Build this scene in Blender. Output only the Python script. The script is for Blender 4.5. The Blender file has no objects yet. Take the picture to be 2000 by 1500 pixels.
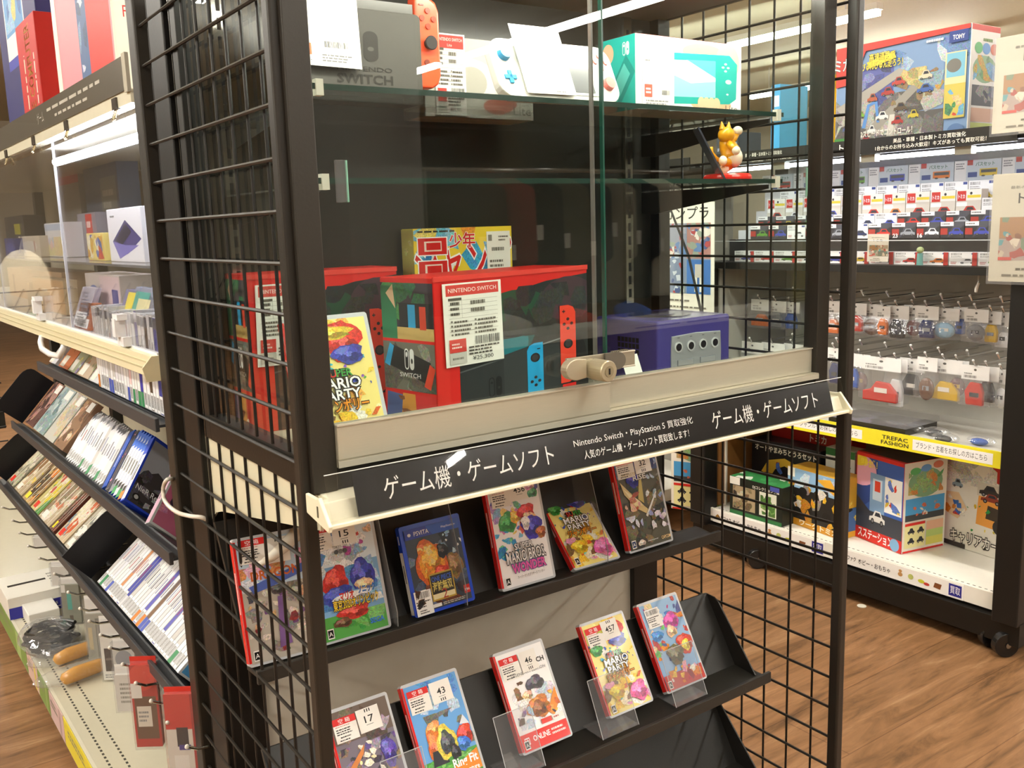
import bpy, math, random
from mathutils import Vector as V
R = math.radians
# ------------------------------------------------------------------ camera, world, exposure
SC = bpy.context.scene
COL = SC.collection
FPX = 1820.06
YAW, PIT, ROL = .6073746, .1695550, -.0314973
EYE = V((-.372, -.8455, 1.038))
_fw = V((math.sin(YAW)*math.cos(PIT), math.cos(YAW)*math.cos(PIT), -math.sin(PIT)))
_r = V((math.cos(YAW), -math.sin(YAW), 0)); _u = _r.cross(_fw)
RT = math.cos(ROL)*_r+math.sin(ROL)*_u; UP = -math.sin(ROL)*_r+math.cos(ROL)*_u
cd = bpy.data.cameras.new('camera'); cam = bpy.data.objects.new('camera', cd); COL.objects.link(cam)
cd.sensor_width = 36; cd.lens = 36*FPX/2000; cd.clip_start = .01; cd.clip_end = 100
from mathutils import Matrix
cam.matrix_world = Matrix(((RT.x, UP.x, -_fw.x, EYE.x), (RT.y, UP.y, -_fw.y, EYE.y), (RT.z, UP.z, -_fw.z, EYE.z), (0, 0, 0, 1)))
SC.camera = cam
w = bpy.data.worlds.new('World'); SC.world = w; w.use_nodes = True
w.node_tree.nodes['Background'].inputs[0].default_value = (.75, .78, .8, 1); w.node_tree.nodes['Background'].inputs[1].default_value = .35
SC.view_settings.view_transform = 'Standard'; SC.view_settings.look = 'None'; SC.view_settings.gamma = 1
SC.view_settings.use_curve_mapping = False; SC.view_settings.exposure = 0.2
SC.cycles.transparent_max_bounces = 40; SC.cycles.max_bounces = 10; SC.cycles.use_denoising = True
SC.cycles.sample_clamp_indirect = 4; SC.cycles.caustics_reflective = False; SC.cycles.caustics_refractive = False

def at(px, py, **k):      # the point of a world plane (x=, y= or z=) seen at a spot of the photograph
    (a, v), = k.items(); i = 'xyz'.index(a)
    d = RT*((px-1000)/FPX)-UP*((py-750)/FPX)+_fw
    return EYE+d*((v-EYE[i])/d[i])

# ------------------------------------------------------------------ colours and finishes
def lin(h):
    if not isinstance(h, str): return tuple(h)[:3]
    h = h.lstrip('#'); o = []
    if len(h) == 3: h = ''.join(c*2 for c in h)
    for i in (0, 2, 4):
        c = int(h[i:i+2], 16)/255; o.append(c/12.92 if c <= .04045 else ((c+.055)/1.055)**2.4)
    return tuple(o)
MATS = {}
def finish(name, rough=.5, metal=0., spec=.5, noise=0., scale=60., bump=0., stretch=None, coat=0.):
    m = bpy.data.materials.new(name); m.use_nodes = True; nt = m.node_tree; N = nt.nodes; L = nt.links
    b = N['Principled BSDF']; a = N.new('ShaderNodeAttribute'); a.attribute_name = 'Col'
    b.inputs['Roughness'].default_value = rough; b.inputs['Metallic'].default_value = metal
    b.inputs['Specular IOR Level'].default_value = spec; b.inputs['Coat Weight'].default_value = coat
    src = a.outputs['Color']
    if noise or bump:
        tc = N.new('ShaderNodeTexCoord'); mp = N.new('ShaderNodeMapping'); n = N.new('ShaderNodeTexNoise')
        L.new(tc.outputs['Object'], mp.inputs[0]); L.new(mp.outputs[0], n.inputs['Vector'])
        n.inputs['Scale'].default_value = scale; n.inputs['Detail'].default_value = 4
        if stretch: mp.inputs['Scale'].default_value = stretch
        if noise:
            hs = N.new('ShaderNodeMixRGB'); hs.blend_type = 'MULTIPLY'; hs.inputs[0].default_value = 1
            rp = N.new('ShaderNodeMapRange'); rp.inputs['To Min'].default_value = 1-noise; rp.inputs['To Max'].default_value = 1+noise
            L.new(n.outputs[0], rp.inputs[0]); L.new(src, hs.inputs[1]); L.new(rp.outputs[0], hs.inputs[2]); src = hs.outputs[0]
        if bump:
            bp = N.new('ShaderNodeBump'); bp.inputs['Strength'].default_value = bump; bp.inputs['Distance'].default_value = .001
            L.new(n.outputs[0], bp.inputs['Height']); L.new(bp.outputs[0], b.inputs['Normal'])
    L.new(src, b.inputs['Base Color']); MATS[name] = m; return m
finish('matte', .65, 0, .35, .05, 40)
finish('gloss', .22, 0, .5, .03, 50)
finish('print', .42, 0, .35, .02, 90)
finish('film', .26, 0, .4, .02, 90, coat=.12)
finish('powder', .42, 0, .4, .06, 300, .12)
def busy(name, rough, coat):        # printed artwork full of small detail: the ink colour broken up by layered noise
    m = finish(name, rough, 0, .4, 0, 1, 0, None, coat); nt = m.node_tree; N = nt.nodes; L = nt.links; b = N['Principled BSDF']; a = [n for n in N if n.type == 'ATTRIBUTE'][0]
    tc = N.new('ShaderNodeTexCoord'); n1 = N.new('ShaderNodeTexNoise'); n1.inputs['Scale'].default_value = 95; n1.inputs['Detail'].default_value = 5; n1.inputs['Roughness'].default_value = .62; n1.inputs['Distortion'].default_value = 1.6
    n2 = N.new('ShaderNodeTexNoise'); n2.inputs['Scale'].default_value = 210; n2.inputs['Detail'].default_value = 3; n2.inputs['Distortion'].default_value = 2.2
    L.new(tc.outputs['Object'], n1.inputs['Vector']); L.new(tc.outputs['Object'], n2.inputs['Vector'])
    hs = N.new('ShaderNodeHueSaturation'); hs.inputs['Saturation'].default_value = 1.5; hs.inputs['Value'].default_value = 1.1; L.new(n1.outputs['Color'], hs.inputs['Color'])
    mx = N.new('ShaderNodeMixRGB'); mx.blend_type = 'OVERLAY'; mx.inputs[0].default_value = .62; L.new(a.outputs['Color'], mx.inputs[1]); L.new(hs.outputs[0], mx.inputs[2])
    rp = N.new('ShaderNodeMapRange'); rp.inputs['From Min'].default_value = .3; rp.inputs['From Max'].default_value = .7; rp.inputs['To Min'].default_value = .5; rp.inputs['To Max'].default_value = 1.35; L.new(n2.outputs[0], rp.inputs[0])
    m2 = N.new('ShaderNodeMixRGB'); m2.blend_type = 'MULTIPLY'; m2.inputs[0].default_value = .8; L.new(mx.outputs[0], m2.inputs[1]); L.new(rp.outputs[0], m2.inputs[2]); L.new(m2.outputs[0], b.inputs['Base Color'])
busy('busy_print', .42, 0); busy('busy_film', .26, .12)
finish('chrome', .14, 1, .5, .02, 30)
finish('alu', .38, .55, .5, .06, 30, .03, (1, 40, 60))
finish('cloth', .9, 0, .1, .12, 200, .3)
def see_through(name, tint, f0, rough, refl=1.0, milk=0.0, milkcol=(.9, .9, .92, 1), wave=0):
    m = bpy.data.materials.new(name); m.use_nodes = True; nt = m.node_tree; N = nt.nodes; L = nt.links
    N.remove(N['Principled BSDF']); out = N['Material Output']
    t = N.new('ShaderNodeBsdfTransparent'); t.inputs[0].default_value = tint
    g = N.new('ShaderNodeBsdfGlossy'); g.inputs[0].default_value = (refl,)*3+(1,); g.inputs['Roughness'].default_value = rough
    lw = N.new('ShaderNodeLayerWeight'); lw.inputs['Blend'].default_value = .5
    pw = N.new('ShaderNodeMath'); pw.operation = 'POWER'; pw.inputs[1].default_value = 5; L.new(lw.outputs['Facing'], pw.inputs[0])
    ma = N.new('ShaderNodeMath'); ma.operation = 'MULTIPLY_ADD'; ma.inputs[1].default_value = 1-f0; ma.inputs[2].default_value = f0; L.new(pw.outputs[0], ma.inputs[0])
    mx = N.new('ShaderNodeMixShader'); L.new(ma.outputs[0], mx.inputs[0]); L.new(t.outputs[0], mx.inputs[1]); L.new(g.outputs[0], mx.inputs[2])
    src = mx.outputs[0]
    if wave:
        n = N.new('ShaderNodeTexNoise'); n.inputs['Scale'].default_value = wave; n.inputs['Detail'].default_value = 2
        tc = N.new('ShaderNodeTexCoord'); L.new(tc.outputs['Object'], n.inputs['Vector'])
        bp = N.new('ShaderNodeBump'); bp.inputs['Strength'].default_value = .8; bp.inputs['Distance'].default_value = .004
        L.new(n.outputs[0], bp.inputs['Height']); L.new(bp.outputs[0], g.inputs['Normal']); L.new(bp.outputs[0], lw.inputs['Normal'])
    if milk:
        d = N.new('ShaderNodeBsdfDiffuse'); d.inputs[0].default_value = milkcol; m2 = N.new('ShaderNodeMixShader'); m2.inputs[0].default_value = milk
        L.new(src, m2.inputs[1]); L.new(d.outputs[0], m2.inputs[2]); src = m2.outputs[0]
    L.new(src, out.inputs['Surface']); MATS[name] = m
see_through('glass', (.95, .98, .965, 1), .036, 0)
see_through('clear', (.97, .97, .975, 1), .035, .02)
see_through('acrylic', (.96, .965, .975, 1), .035, .02, milk=.05)
see_through('bag', (.95, .955, .965, 1), .05, .06, milk=.07, wave=35)
see_through('shrink', (.97, .97, .97, 1), .04, .05, wave=25)
def lamp(name, col, s):
    m = bpy.data.materials.new(name); m.use_nodes = True; N = m.node_tree.nodes; N.remove(N['Principled BSDF'])
    e = N.new('ShaderNodeEmission'); e.inputs[0].default_value = lin(col)+(1,); e.inputs[1].default_value = s
    m.node_tree.links.new(e.outputs[0], N['Material Output'].inputs[0]); MATS[name] = m
lamp('tube', '#fffaf0', 60); lamp('led', '#f2f4ff', 19); lamp('led_tube', '#eef2ff', 48); lamp('led_case', '#fff8ea', 42); lamp('bulb', '#fff2d8', 40)

# ------------------------------------------------------------------ glyphs
GL = {}
def glyphs(s, off=0.0, res=2):
    k = (s, off)
    if k not in GL:
        c = bpy.data.curves.new('t', 'FONT'); c.body = s; c.size = 1; c.resolution_u = res; c.offset = off; c.align_x = 'LEFT'; c.fill_mode = 'BOTH'
        o = bpy.data.objects.new('t', c); me = o.to_mesh()
        vs = [(v.co.x, v.co.y) for v in me.vertices]; fs = [tuple(p.vertices) for p in me.polygons]
        o.to_mesh_clear(); bpy.data.objects.remove(o); bpy.data.curves.remove(c)
        x0 = min((v[0] for v in vs), default=0); x1 = max((v[0] for v in vs), default=1)
        GL[k] = (vs, fs, x0, x1)
    return GL[k]
def clip(poly):
    for ax, lim, sg in ((0, 0, 1), (0, 1, -1), (1, 0, 1), (1, 1, -1)):
        out = []
        for i in range(len(poly)):
            a, b = poly[i-1], poly[i]; ia = (a[ax]-lim)*sg >= 0; ib = (b[ax]-lim)*sg >= 0
            if ia != ib:
                t = (lim-a[ax])/(b[ax]-a[ax]); out.append((a[0]+t*(b[0]-a[0]), a[1]+t*(b[1]-a[1])))
            if ib: out.append(b)
        poly = out
        if len(poly) < 3: return []
    return poly

# ------------------------------------------------------------------ mesh builder: every call adds one shape
class M:
    def __init__(s): s.v = []; s.f = []; s.k = []; s.c = []
    def face(s, pts, f, c):
        b = len(s.v); s.v += [V(p) for p in pts]; s.f.append(tuple(range(b, b+len(pts)))); s.k.append(f); s.c.append(lin(c)); return s
    def poly(s, vs, fs, f, c):
        b = len(s.v); s.v += [V(p) for p in vs]; c = lin(c)
        for q in fs: s.f.append(tuple(i+b for i in q)); s.k.append(f); s.c.append(c)
        return s
    def obox(s, o, ex, ey, ez, f, c):
        o, ex, ey, ez = V(o), V(ex), V(ey), V(ez)
        if ex.cross(ey).dot(ez) < 0: o = o+ez; ez = -ez
        p = [o, o+ex, o+ex+ey, o+ey]; p += [q+ez for q in p]
        return s.poly(p, ((3, 2, 1, 0), (4, 5, 6, 7), (0, 1, 5, 4), (1, 2, 6, 5), (2, 3, 7, 6), (3, 0, 4, 7)), f, c)
    def box(s, x0, x1, y0, y1, z0, z1, f, c): return s.obox((x0, y0, z0), (x1-x0, 0, 0), (0, y1-y0, 0), (0, 0, z1-z0), f, c)
    def prism(s, pts, o, ex, ey, ez, f, c):     # outline in the (ex, ey) frame pushed along ez
        o, ex, ey, ez = V(o), V(ex), V(ey), V(ez); n = len(pts)
        a = sum(pts[i-1][0]*pts[i][1]-pts[i][0]*pts[i-1][1] for i in range(n))
        if (a < 0) != (ex.cross(ey).dot(ez) < 0): pts = pts[::-1]
        q = [o+ex*x+ey*y for x, y in pts]; q += [p+ez for p in q]
        fs = [tuple(range(n-1, -1, -1)), tuple(range(n, 2*n))]+[(i, (i+1) % n, n+(i+1) % n, n+i) for i in range(n)]
        return s.poly(q, fs, f, c)
    def tube(s, pts, r, f, c, n=8, cap=True):
        pts = [V(p) for p in pts]; rings = []
        for i, p in enumerate(pts):
            d = (pts[min(i+1, len(pts)-1)]-pts[max(i-1, 0)]).normalized()
            a = d.cross(V((0, 0, 1)) if abs(d.z) < .9 else V((1, 0, 0))).normalized(); b = d.cross(a)
            rr = r[i] if isinstance(r, (list, tuple)) else r
            rings += [p+(a*math.cos(2*math.pi*j/n)+b*math.sin(2*math.pi*j/n))*rr for j in range(n)]
        fs = []
        for i in range(len(pts)-1):
            for j in range(n):
                k = (j+1) % n; fs.append((i*n+j, (i+1)*n+j, (i+1)*n+k, i*n+k))
        if cap: fs += [tuple(range(n)), tuple(range(len(rings)-1, len(rings)-n-1, -1))]
        return s.poly(rings, fs, f, c)
    def ball(s, c0, rx, ry, rz, f, c, nu=14, nv=9):
        c0 = V(c0); vs = []; fs = []
        for i in range(nv+1):
            th = math.pi*i/nv
            vs += [c0+V((rx*math.sin(th)*math.cos(2*math.pi*j/nu), ry*math.sin(th)*math.sin(2*math.pi*j/nu), rz*math.cos(th))) for j in range(nu)]
        for i in range(nv):
            for j in range(nu):
                k = (j+1) % nu; fs.append((i*nu+j, (i+1)*nu+j, (i+1)*nu+k, i*nu+k))
        return s.poly(vs, fs, f, c)
    def art(s, o, ex, ey, items, f='print', lift=.00025, step=.00003):
        # flat print: items drawn one over the other in the unit square spanned by ex, ey
        o, ex, ey = V(o), V(ex), V(ey); n = ex.cross(ey).normalized(); asp = ex.length/ey.length
        h = lift; bf = {'print': 'busy_print', 'film': 'busy_film'}.get(f, f)
        for it in items:
            h += step; k = it[0]; oo = o+n*h
            P = lambda x, y: oo+ex*x+ey*y
            if k == 'r':
                q = clip([(it[1], it[2]), (it[3], it[2]), (it[3], it[4]), (it[1], it[4])])
                if q: s.face([P(*a) for a in q], f, it[5])
            elif k == 'e':
                cx, cy, rx, ry, c = it[1:6]; ro = it[6] if len(it) > 6 else 0; big = max(rx, ry) > .075 and f == 'film'
                ph = cx*37+cy*91
                def ring(cx, cy, rx, ry, wob, p):
                    q = []
                    for j in range(22):
                        t = j/22*2*math.pi; g_ = 1+wob*(math.sin(3*t+p)+.6*math.sin(5*t+2*p)+.35*math.sin(9*t+3*p)); x, y = rx*g_*math.cos(t), ry*g_*math.sin(t)/asp*1.0
                        q.append((cx+x*math.cos(ro)-y*math.sin(ro), cy+(x*math.sin(ro)+y*math.cos(ro))*asp))
                    return clip(q)
                q = ring(cx, cy, rx, ry, .12 if big else 0, ph)
                if q: s.face([P(*a) for a in q], bf if big else f, c)
                if big:
                    cl = lin(c)
                    for j, (dx, dy, sc, k2) in enumerate(((-.25, .3, .5, 1.5), (.35, -.3, .45, .5), (.3, .35, .3, 1.25), (-.35, -.35, .35, .7), (0, 0, .25, 1.8))):
                        h += step; oo = o+n*h; q = ring(cx+dx*rx, cy+dy*ry, rx*sc, ry*sc, .2, ph+j*1.7)
                        if q: s.face([oo+ex*a[0]+ey*a[1] for a in q], bf, tuple(min(1, v*k2+(.08 if k2 > 1.4 else 0)) for v in cl))
            elif k == 'p':
                q = list(it[1]); a = sum(q[i-1][0]*q[i][1]-q[i][0]*q[i-1][1] for i in range(len(q)))
                q = clip(q if a > 0 else q[::-1])
                if q: s.face([P(*a) for a in q], f, it[2])
            elif k == 'x':                      # scattered irregular patches: seed, count, palette, region, size range
                rg = random.Random(it[1]); x0, y0, x1, y1 = it[4] if len(it) > 4 else (0, 0, 1, 1); sz = it[5] if len(it) > 5 else (.05, .2)
                for _ in range(it[2]):
                    cx, cy = rg.uniform(x0, x1), rg.uniform(y0, y1); r0 = rg.uniform(*sz); m = rg.randint(5, 9); st = rg.uniform(.4, 1.6); ro = rg.uniform(0, 3)
                    q = []
                    for j in range(m):
                        t = j/m*2*math.pi; rr = r0*rg.uniform(.45, 1.1); a, b = rr*math.cos(t), rr*math.sin(t)*st
                        q.append((min(max(cx+a*math.cos(ro)-b*math.sin(ro), x0), x1), min(max(cy+(a*math.sin(ro)+b*math.cos(ro))*asp, y0), y1)))
                    h += step*.5; oo = o+n*h
                    q = clip(q)
                    if q: s.face([oo+ex*a[0]+ey*a[1] for a in q], bf, rg.choice(it[3]))
            elif k == 'l':                      # small print: rows of dashes
                x0, y0, x1, y1, m, c = it[1:7]; rg = random.Random(int(x0*977+y0*733+m))
                for j in range(m):
                    ya = y0+(y1-y0)*(j+.25)/m; yb = y0+(y1-y0)*(j+.75)/m; x = x0; e = x0+(x1-x0)*rg.uniform(.6, 1)
                    while x < e:
                        d = (x1-x0)*rg.uniform(.04, .16); s.face([P(x, ya), P(min(x+d, e), ya), P(min(x+d, e), yb), P(x, yb)], f, c); x += d+(x1-x0)*.025
            elif k == 'b':                      # bar code
                x0, y0, x1, y1, c = it[1:6]; rg = random.Random(int(x0*991+y1*379)); x = x0
                while x < x1:
                    d = (x1-x0)*rg.choice((.012, .02, .035)); s.face([P(x, y0), P(x+d, y0), P(x+d, y1), P(x, y1)], f, c); x += d+(x1-x0)*rg.choice((.015, .025, .04))
            elif k == 't':                      # text, x, y(base), height, colour, width or None, offset, align
                tx, x, y, hh, c = it[1:6]; wd = it[6] if len(it) > 6 else None; off = it[7] if len(it) > 7 else 0; al = it[8] if len(it) > 8 else 'c'
                ro = it[9] if len(it) > 9 else 0
                vs, fs, a, b = glyphs(tx, off); _, _, a, b = glyphs(tx, 0) if off else (0, 0, a, b)
                sy = hh/.72; sx = sy/asp if wd is None else wd/max(b-a, .01); L0 = (b-a)*sx
                xx = x-(L0/2 if al == 'c' else L0 if al == 'r' else 0)
                ca, sa = math.cos(ro), math.sin(ro); pts = []
                for vx, vy in vs:
                    dx, dy = xx+(vx-a)*sx-x, vy*sy
                    dx, dy = dx*ca-dy*sa/asp, dx*sa*asp+dy*ca
                    pts.append(P(x+dx, y+dy))
                s.poly(pts, fs, f, c)
        return s

def _mesh(name, m, org):
    me = bpy.data.meshes.new(name); me.from_pydata([tuple(p-org) for p in m.v], [], m.f)
    ks = []
    for k in m.k:
        if k not in ks: ks.append(k); me.materials.append(MATS[k])
    ca = me.color_attributes.new('Col', 'FLOAT_COLOR', 'CORNER'); buf = []
    ix = [ks.index(k) for k in m.k]
    me.polygons.foreach_set('material_index', ix)
    for q, c in zip(m.f, m.c): buf += (c[0], c[1], c[2], 1.0)*len(q)
    ca.data.foreach_set('color', buf); me.update(); return me
def tag(o, label=None, cat=None, group=None, kind=None):
    if label: o['label'] = label
    if cat: o['category'] = cat
    if group: o['group'] = group
    if kind: o['kind'] = kind
    return o
def thing(name, loc, label, cat, group=None):       # an Empty at the thing's base
    o = bpy.data.objects.new(name, None); COL.objects.link(o); o.location = loc; o.empty_display_size = .02
    o['org'] = 0; del o['org']; ORG[o] = V(loc); return tag(o, label, cat, group)
ORG = {}
def part(name, m, parent, label=None, bevel=0, smooth=False, seg=2):
    org = ORG[parent]; o = bpy.data.objects.new(name, _mesh(name, m, org)); COL.objects.link(o); o.parent = parent; ORG[o] = org
    fin(o, bevel, smooth, seg); return tag(o, label)
def solo(name, m, label=None, cat=None, group=None, kind=None, bevel=0, smooth=False, seg=2):
    o = bpy.data.objects.new(name, _mesh(name, m, V((0, 0, 0)))); COL.objects.link(o); ORG[o] = V((0, 0, 0))
    fin(o, bevel, smooth, seg); return tag(o, label, cat, group, kind)
def fin(o, bevel, smooth, seg):
    if bevel:
        b = o.modifiers.new('bevel', 'BEVEL'); b.width = bevel; b.segments = seg; b.limit_method = 'ANGLE'; b.angle_limit = R(40); b.use_clamp_overlap = True
    if smooth:
        o.data.polygons.foreach_set('use_smooth', [True]*len(o.data.polygons))
def rr(w, h, r, n=4):                               # rounded rectangle outline
    q = []
    for cx, cy, a in ((w-r, r, -90), (w-r, h-r, 0), (r, h-r, 90), (r, r, 180)):
        q += [(cx+r*math.cos(R(a+90*i/n)), cy+r*math.sin(R(a+90*i/n))) for i in range(n+1)]
    return q
X, Y, Z = V((1, 0, 0)), V((0, 1, 0)), V((0, 0, 1))
BLK = '#1b1916'; CRM = '#e6e1c6'
# ------------------------------------------------------------------ the room
def wood():
    m = bpy.data.materials.new('plank_floor'); m.use_nodes = True; nt = m.node_tree; N = nt.nodes; L = nt.links; b = N['Principled BSDF']
    tc = N.new('ShaderNodeTexCoord'); br = N.new('ShaderNodeTexBrick'); br.offset = .37
    br.inputs['Scale'].default_value = 1; br.inputs['Brick Width'].default_value = 1.1; br.inputs['Row Height'].default_value = .16; br.inputs['Mortar Size'].default_value = .0012
    br.inputs['Color1'].default_value = (.9, .9, .9, 1); br.inputs['Color2'].default_value = (1.12, 1.1, 1.08, 1); br.inputs['Mortar'].default_value = (.55, .5, .45, 1)
    L.new(tc.outputs['Object'], br.inputs['Vector'])
    mp = N.new('ShaderNodeMapping'); mp.inputs['Scale'].default_value = (2.2, 16, 1); L.new(tc.outputs['Object'], mp.inputs[0])
    n1 = N.new('ShaderNodeTexNoise'); n1.inputs['Scale'].default_value = 1.6; n1.inputs['Detail'].default_value = 8; n1.inputs['Roughness'].default_value = .68; n1.inputs['Distortion'].default_value = .9; L.new(mp.outputs[0], n1.inputs['Vector'])
    cr = N.new('ShaderNodeValToRGB'); e = cr.color_ramp.elements
    e[0].position = .3; e[0].color = lin('#523a25')+(1,); e[1].position = .72; e[1].color = lin('#a58360')+(1,)
    k = e.new(.45); k.color = lin('#795739')+(1,); k = e.new(.57); k.color = lin('#8c6646')+(1,)
    L.new(n1.outputs[0], cr.inputs[0])
    mx = N.new('ShaderNodeMixRGB'); mx.blend_type = 'MULTIPLY'; mx.inputs[0].default_value = 1
    L.new(cr.outputs[0], mx.inputs[1]); L.new(br.outputs['Color'], mx.inputs[2]); L.new(mx.outputs[0], b.inputs['Base Color'])
    b.inputs['Roughness'].default_value = .42; b.inputs['Specular IOR Level'].default_value = .35; MATS['wood'] = m
wood()
solo('floor', M().box(-5, 11, -11, 13, -.05, 0, 'wood', '#888'), kind='structure')
cb = M().box(-5, 11, -11, 13, 2.55, 2.6, 'matte', '#d6d2b8')
solo('ceiling', cb, kind='structure')
solo('wall_left', M().box(-5.1, -5, -11, 13, 0, 2.6, 'matte', '#b9b2a0'), kind='structure')
solo('wall_right', M().box(11, 11.1, -11, 13, 0, 2.6, 'matte', '#b9b2a0'), kind='structure')
solo('wall_back', M().box(-5, 11, 13, 13.1, 0, 2.6, 'matte', '#c2bba8'), kind='structure')
solo('wall_front', M().box(-5, 11, -11.1, -11, 0, 2.6, 'matte', '#4e4a44'), kind='structure')
# ceiling line lamps in rows running down the shop, each hung on two wires
TUBES = [(-2.6, 1.2), (-2.6, 4.4), (-2.6, -2.4), (-2.6, -6), (.4, -2.1), (.4, 2.4), (.4, 6), (.4, -5.6), (3.55, -4.1), (3.55, -6.9), (3.55, -1.4), (3.55, 4.6), (5.1, 1.1), (5.1, 4.1), (5.1, 7.1), (5.1, -2), (7.6, 1.6), (7.6, 4.8), (7.6, 8), (7.6, -4), (.95, -.7), (.95, 2.3), (-1.35, .3), (-1.35, 3.2)]  # final entries: unseen tubes added to brighten floor, toy rack and game trays
for i, (x, y) in enumerate(TUBES):
    near = i in (12, 13)
    lab = 'bright white line lamp across the top right corner above the toy shelf' if i == 12 else 'long white ceiling line lamp over the aisles'
    t = thing('ceiling_line_lamp', (x, y-1.25, 2.3), lab, 'ceiling light', None if i == 12 else 'ceiling line lamps')
    part('housing', M().box(x-.035, x+.035, y-1.25, y+1.25, 2.3, 2.34, 'matte', '#e8e4d8'), t)
    part('diffuser', M().box(x-.028, x+.028, y-1.24, y+1.24, 2.265, 2.3, 'tube', '#fff'), t, 'glowing white diffuser')
    [part('wire', M().tube([(x, y+k, 2.34), (x, y+k, 2.55)], .004, 'matte', '#ddd'), t) for k in (-1, 1)]
# ------------------------------------------------------------------ end-of-aisle gondola, showcase and mesh sides
XL, XR, FZ, TOPZ, BY = -.0005, .756, .792, 1.362, .345
g = thing('gondola_rack', (.378, .4, 0), 'black gondola rack with cream back panel under the glass showcase', 'shelf rack')
for x in (0, .757):
    part('upright', M().box(x-.03, x+.03, .365, .43, 0, 1.36, 'powder', '#131210'), g, bevel=.002)
bp = M().box(.03, .727, .375, .39, .03, .78, 'matte', '#d3cdbd')
part('back_panel', bp, g, 'cream steel back panel')
part('base', M().box(-.03, .787, .18, .43, 0, .06, 'powder', '#15130f'), g)
# side mesh panels
def mesh_panel(x, y0, y1, z0, lab):
    t = thing('mesh_divider', (x, (y0+y1)/2, 0), lab, 'wire mesh panel')
    part('frame_tube', M().box(x-.008, x+.008, y0-.009, y0+.009, .0, 1.5, 'powder', '#26221d'), t, bevel=.003); part('frame_tube', M().box(x-.009, x+.016, y1-.026, y1+.009, .0, 1.5, 'powder', '#2a2620'), t, bevel=.003)
    m = M(); n = 10
    for i in range(1, n):
        y = y0+(y1-y0)*i/n; m.tube([(x+.004, y, .05), (x+.004, y, 1.48)], .0019, 'powder', '#191613', 6, False)
    i = 0
    while z0-.05*i > .05:
        z = z0-.05*i; i += 1
        if z < 1.48: m.tube([(x-.0015, y0, z), (x-.0015, y1, z)], .0022, 'powder', '#221f1b', 6, False)
    part('wire_grid', m, t, 'black welded wire grid'); return t
mesh_panel(-.028, .017, .496, 1.457, 'black wire mesh panel on the left side of the showcase')
mesh_panel(.798, -.019, .46, 1.476, 'black wire mesh panel on the right side of the showcase')
# the glass showcase
c = thing('glass_showcase', (.378, .17, .78), 'black framed glass showcase with two sliding doors standing on the cream shelf', 'display case')
for x0, x1 in ((-.0265, XL), (XR, .782)):
    part('corner_post', M().box(x0, x1, .0, .024, .78, TOPZ+.03, 'powder', '#2a2620'), c, bevel=.0012)
    part('corner_post', M().box(x0, x1, BY-.02, BY+.004, .78, TOPZ+.03, 'powder', '#15130f'), c, bevel=.0012)
part('bottom_rail', M().box(XL, XR, .004, .024, .78, .8035, 'powder', '#15120e'), c)
part('bottom_rail', M().box(-.0265, XL-.004, .024, BY-.02, .78, .812, 'powder', '#15120e'), c); part('bottom_rail', M().box(XR+.004, .782, .024, BY-.02, .78, .812, 'powder', '#15120e'), c)
part('case_floor', M().box(XL-.004, XR+.004, .024, BY, .781, FZ, 'matte', '#b9b4a2'), c, 'pale case floor')
part('back_panel', M().box(-.0265, .782, BY, BY+.006, .78, TOPZ, 'gloss', '#2b2a26'), c, 'dark grey back panel')
part('top_panel', M().box(-.0265, .782, 0, BY, TOPZ, TOPZ+.025, 'matte', '#6f6b60'), c)
part('light_bar', M().box(.01, .745, .028, .05, TOPZ-.017, TOPZ-.001, 'led_case', '#fff'), c, 'glowing white light bar')
def pane(x0, x1, y0, y1, z0, z1, edge='#1e6a52'):
    m = M(); th = min(x1-x0, y1-y0); p = V((x0, y0, z0))
    m.box(x0, x1, y0, y1, z0, z1, 'glass', '#fff'); return m
part('side_glass', pane(-.019, -.015, .024, BY-.02, .81, TOPZ), c); part('side_glass', pane(.770, .774, .024, BY-.02, .81, TOPZ), c)
# slotted standards
for x in (.030, .7):
    m = M().box(x-.008, x+.008, BY-.008, BY-.001, .9, TOPZ, 'chrome', '#c9c9c4')
    z = .91
    while z < TOPZ-.02: m.box(x-.0025, x+.0025, BY-.0086, BY-.007, z, z+.014, 'matte', '#111'); z += .022
    part('slotted_standard', m, c, 'chrome slotted standard')
def door(x0, x1, y, lab, px, tall=.044):
    b = part('sliding_door', M().box(x0, x1, y-.006, y+.008, .8115, .8115+tall-.008, 'alu', '#cfc9b4'), c, lab, bevel=.001)
    part('door_sill', M().box(x0, x1, y-.0075, y-.006, .846, .8475, 'alu', '#ded9c6'), b)
    part('glass_pane', pane(x0, x1, y, y+.005, .8475, TOPZ-.003), b)
    for xe in ((x1,) if x0 < .1 else (x0,)): part('glass_edge', M().box(xe-.0012, xe+.0012, y-.0003, y+.0053, .8475, TOPZ-.003, 'gloss', '#1d4a3e' if x0 < .1 else '#6d6a66'), b, 'green glass edge')
    part('finger_pull', M().obox((px, y-.003, 1.064), (.012, 0, 0), (0, .003, 0), (0, 0, .04), 'acrylic', '#dfe6e2').box(px+.0115, px+.0128, y-.0032, y, 1.064, 1.104, 'gloss', '#8cc9ae'), b, 'clear finger pull', bevel=.001)
door(XL, .356, .001, 'left sliding glass door with aluminium bottom rail', .0165); door(.352, XR, .0145, 'right sliding glass door with aluminium bottom rail', .7285)
part('door_track', M().box(XL, XR, -.004, .022, .8035, .8115, 'alu', '#c4beaa').box(XL, XR, -.0045, -.003, .8035, .810, 'alu', '#d7d2bf'), c, 'aluminium door track')
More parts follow.
